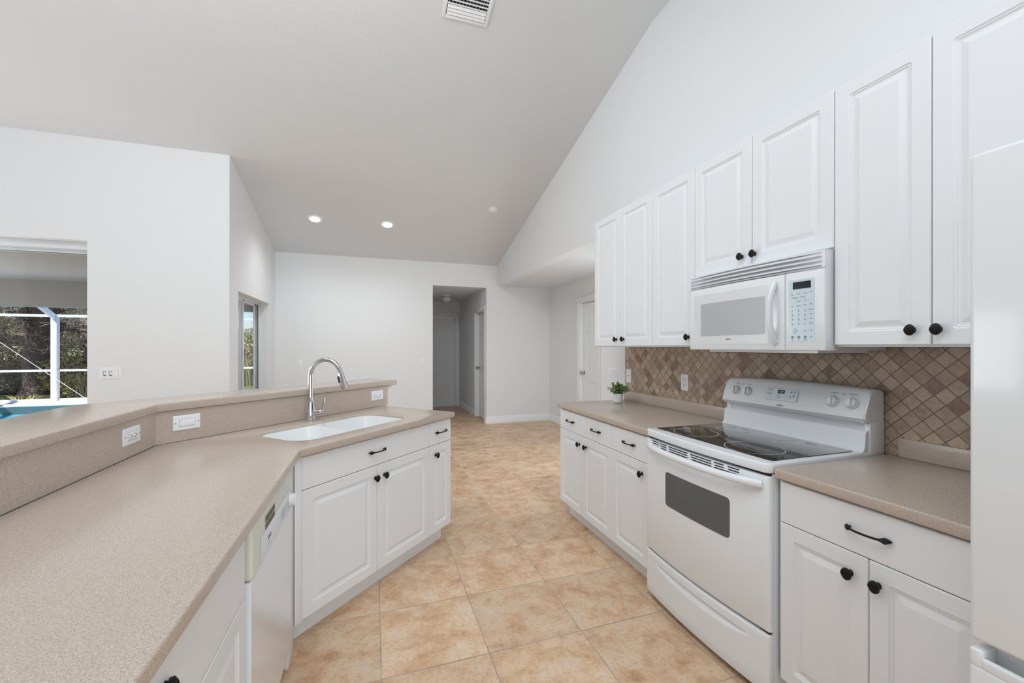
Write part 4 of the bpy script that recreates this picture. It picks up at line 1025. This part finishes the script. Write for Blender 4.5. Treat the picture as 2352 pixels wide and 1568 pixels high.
# roof over house so that no sky falls in
bm = B(); prism_x(bm, -16, 6, [(-3.6, 4.25), (YR, 4.35), (10.9, 2.82), (10.9, 2.9), (YR, 4.45), (-3.6, 4.35)]); o = fin(bm, 'ceiling_roof_deck', 'roofgrey'); tag(o, kind='structure')
e = empty('pool_cage', (0, 14.4, -.06), 0, 'white framed screen enclosure around the pool', 'pool enclosure')
for x in (-18.5, -15.9, -13.3, -10.7, -8.1, -5.5, -2.9, -.3):
    bm = B(); box(bm, x - .065, x + .065, -.06, .06, 0, 2.27, .004); fin(bm, 'post', 'alum', e)
    bm = B(); s_ = Matrix.Translation((x, 0, 2.22)) @ Matrix.Rotation(math.atan(.5), 4, 'X')
    box(bm, -.03, .03, -4.2, .06, -.06, .07, 0, 2, 0, Matrix.Translation((x, 0, 2.22)) @ Matrix.Rotation(-math.atan(.5), 4, 'X')); fin(bm, 'roof_beam', 'alum', e)
for z, h in ((0, .05), (.78, .055), (2.24, .07)):
    bm = B(); box(bm, -19, .2, -.025, .025, z, z + h); fin(bm, 'rail', 'alum', e)
bm = B(); tube(bm, [(-9.9, -.05, 2.2), (-7.45, -.05, .05)], .007, 6); fin(bm, 'brace_cable', 'alum', e)

# ground, pond
bm = B(); box(bm, -90, 60, 15.0, 16.4, -.9, -.35); o = fin(bm, 'ground', 'grass'); tag(o, kind='structure')
bm = B(); box(bm, -90, 60, 16.38, 19.6, -1.2, -.62); o = fin(bm, 'pond', 'pond'); tag(o, 'dark still pond water behind the pool cage', 'pond', kind='stuff')
bm = B(); box(bm, -150, 90, 19.5, 220, -1.2, -.42); o = fin(bm, 'far_lawn', 'grass'); tag(o, kind='structure')
def rayp(u, depth):
    a = (u - 1176) / 947.91; c, s = math.cos(.3237), math.sin(.3237)
    return Vector(((a * c + s) * depth, (-a * s + c) * depth, 0))
rnd = random.Random(11)
def quadleaf(bm, p, L_, w):
    d = Vector((rnd.gauss(0, 1), rnd.gauss(0, 1), rnd.gauss(0, 1))).normalized(); n = Vector((rnd.gauss(0, 1), rnd.gauss(0, 1), rnd.gauss(0, 1))).normalized()
    s = d.cross(n)
    if s.length < .01: return
    s.normalize()
    bm.faces.new([bm.verts.new(q_) for q_ in (p, p + d * L_ * .5 + s * w * .5, p + d * L_, p + d * L_ * .5 - s * w * .5)])
def branch(bt_, bl_, p, d, L_, r, lev, leaves, gnarl):
    n = 5; pts = [p]; rad = [r]
    for i in range(n):
        d = (d + Vector((rnd.gauss(0, gnarl), rnd.gauss(0, gnarl), rnd.gauss(0, gnarl * .8) + .02))).normalized()
        p = p + d * (L_ / n); pts.append(p); rad.append(max(r * (1 - .55 * (i + 1) / n), .0065))
    tube(bt_[0 if lev < 3 else 1], pts, rad, 8 if lev < 2 else (5 if lev < 4 else 3), cap=False)
    if lev >= 3:
        for q_ in pts[1:]:
            for k in range(leaves if lev < 7 else 0): quadleaf(bl_, q_ + Vector((rnd.gauss(0, .2), rnd.gauss(0, .2), rnd.gauss(0, .2))), rnd.uniform(.04, .08), rnd.uniform(.02, .04))
    if lev < 7:
        nb = (5, 4, 4, 4, 3, 3, 3)[lev]
        for k in range(nb):
            i = rnd.randint(2, n); q_ = pts[i]
            nd_ = (d * .7 + Vector((rnd.gauss(0, .8), rnd.gauss(0, .8), rnd.gauss(.12, .45)))).normalized()
            branch(bt_, bl_, q_, nd_, L_ * rnd.uniform(.55, .78), rad[i] * rnd.uniform(.5, .72), lev + 1, leaves, gnarl)
b0, b1, b2 = B(), B(), B()
tp = rayp(86, 15.7); e = empty('oak_tree', (tp.x, tp.y, -.45), 0, 'large gnarled oak with thick dark trunk across the pond', 'tree')
tube(b0, [(0, 0, -.1), (.05, 0, .4), (-.05, 0, 1.2), (.1, 0, 2.6)], [.60, .42, .36, .34], 14, cap=False)
for k, dv in enumerate(((-1, -.2, .55), (.9, -.3, .5), (.2, .3, 1), (-.5, .5, .7), (1.0, .2, .38), (-.9, -.4, .42), (.3, -.6, .55))):
    branch((b0, b1), b2, Vector((.08, 0, 2.0 + .09 * k)), Vector(dv).normalized(), rnd.uniform(2.4, 3.2), .20, 1, 2, .26)
fin(b0, 'trunk', 'bark', e, 70); tw = fin(b1, 'twigs', 'twigs', e, 70); lv = fin(b2, 'foliage', 'leafolive', e, 80)
def bush(name, u, depth, rx, ry, rz, z0, m, n, L_, label, cat='bush', trunk=True):
    c = rayp(u, depth); e = empty(name, (c.x, c.y, z0), 0, label, cat); bm = B()
    for i in range(n):
        a, el = rnd.uniform(0, 2 * math.pi), math.asin(rnd.uniform(-.3, 1)); r = rnd.uniform(.45, 1) ** .4 * (1 + .22 * math.sin(3 * a + 5 * el) + .12 * math.sin(9 * a))
        quadleaf(bm, Vector((rx * r * math.cos(a) * math.cos(el), ry * r * math.sin(a) * math.cos(el), rz * .35 + rz * .65 * r * math.sin(el) + .0)), L_ * rnd.uniform(.7, 1.3), L_ * .5)
    fin(bm, 'foliage', m, e, 80)
    bm = B()
    for k in range(5): tube(bm, [(0, 0, -.1), (rnd.gauss(0, rx * .2), rnd.gauss(0, ry * .2), rz * .4), (rnd.gauss(0, rx * .35), rnd.gauss(0, ry * .35), rz * .8)], [rx * .04, rx * .03, .01], 6)
    fin(bm, 'stems', 'bark', e, 70); return e
k = 0
for u, dp, rx, ry, rz, m, L_, lab in (
    (-60, 25, 4.0, 1.7, 7.5, 'leafolive', .20, 'dark olive bushy tree behind the oak, leftmost in the sliding door'),
    (20, 29, 4.6, 1.7, 8.5, 'leafolive', .20, 'dark olive tree right behind the oak trunk'),
    (115, 33, 5.0, 1.7, 9.0, 'leafgreen', .20, 'mid green tree behind the oak, right of its trunk'),
    (215, 37, 5.5, 1.7, 9.5, 'leafolive', .20, 'olive tree seen at the right edge of the sliding door'),
    (572, 34, 1.5, 1.5, 3.1, 'leafgreen', .22, 'bright green tree before the grey roofed house'),
    (600, 30, 2.0, 1.5, 2.3, 'leafolive', .2, 'greyish shrub low in the small window')):
    bush('tree' if rz > 3 else 'shrub', u, dp, rx, ry, rz, -.42, m, 17000 if rz > 5 else 2600, L_, lab, 'tree' if rz > 3 else 'shrub')
for u, dp, rx, rz, m, lab in ((0, 15.9, .8, 1.0, 'leafgreen', 'low green bush on the pond bank left of the trunk'), (34, 15.7, .35, 1.2, 'leafolive', 'low olive bush on the pond bank just left of the trunk'),
    (150, 15.8, .7, 1.4, 'leafgold', 'yellow green reedy bush on the pond bank right of the trunk'), (205, 16.6, .9, 1.5, 'leafgreen', 'green bush on the pond bank farthest right'),
    (170, 15.2, .4, .7, 'leafgold', 'low golden tuft on the pond bank in front of the green bush')):
    bush('bank_bush', u, dp, rx, .5, rz, -.45, m, 3600, .13, lab)
def reeds(u, dp, w, h, n, label):
    c = rayp(u, dp); e = empty('reed_clump', (c.x, c.y, -.5), 0, label, 'reeds'); bm = B()
    for i in range(n):
        x, y = rnd.gauss(0, w), rnd.gauss(0, w * .5); H_ = h * rnd.uniform(.6, 1.1); lx, ly = rnd.gauss(0, .25), rnd.gauss(0, .25)
        a, b, c_ = Vector((x, y, 0)), Vector((x + lx * .3, y + ly * .3, H_ * .6)), Vector((x + lx, y + ly, H_)); s = Vector((.012, .006, 0))
        bm.faces.new([bm.verts.new(q_) for q_ in (a - s, a + s, b + s, b - s)]); bm.faces.new([bm.verts.new(q_) for q_ in (b - s, b + s, c_)])
    o = fin(bm, 'blades', 'leafgold', e, 80); o['kind'] = 'stuff'
reeds(575, 19.5, .7, 1.5, 500, 'golden reeds across the pond low in the small window')
reeds(52, 12.5, .12, .4, 60, 'small green reed tuft at the near pond edge')
reeds(186, 15.1, .22, .9, 160, 'dry golden reeds right of the oak trunk')
# house
hp = rayp(570, 70)
e = empty('house', (hp.x - 3, hp.y, -.42), -10, 'pale house with grey hip roof far across the pond', 'house')
bm = B(); box(bm, -7, 7, 0, 9, 0, 3.0); fin(bm, 'wall', 'stucco', e)
bm = B(); vs = [bm.verts.new(p) for p in ((-7.6, -.6, 2.9), (7.6, -.6, 2.9), (7.6, 9.6, 2.9), (-7.6, 9.6, 2.9), (-3, 4.5, 5.1), (3, 4.5, 5.1))]
for f in ((0, 1, 5, 4), (1, 2, 5), (2, 3, 4, 5), (3, 0, 4), (3, 2, 1, 0)): bm.faces.new([vs[i] for i in f])
fin(bm, 'roof', 'roofgrey', e)
for x in (-4, 1, 4.5):
    bm = B(); box(bm, x, x + 1.3, -.05, .05, 1.0, 2.2); fin(bm, 'window', 'lcd', e)

# ------------------------------------------------------------ groups of like things
for o in C.objects:
    if o.parent or 'category' not in o: continue
    n = o.name.split('.')[0]
    g = {'base_cabinet': 'white base cabinets', 'wall_cabinet': 'white wall cabinets', 'outlet': 'white outlets', 'light_switch': 'white rocker switches',
         'recessed_light': 'recessed ceiling lights', 'tree': 'trees beyond the pond', 'shrub': 'shrubs beyond the pond', 'bank_bush': 'bushes on the pond bank', 'reed_clump': 'reed clumps by the pond', 'countertop': 'beige countertops'}.get(n)
    if g: o['group'] = g
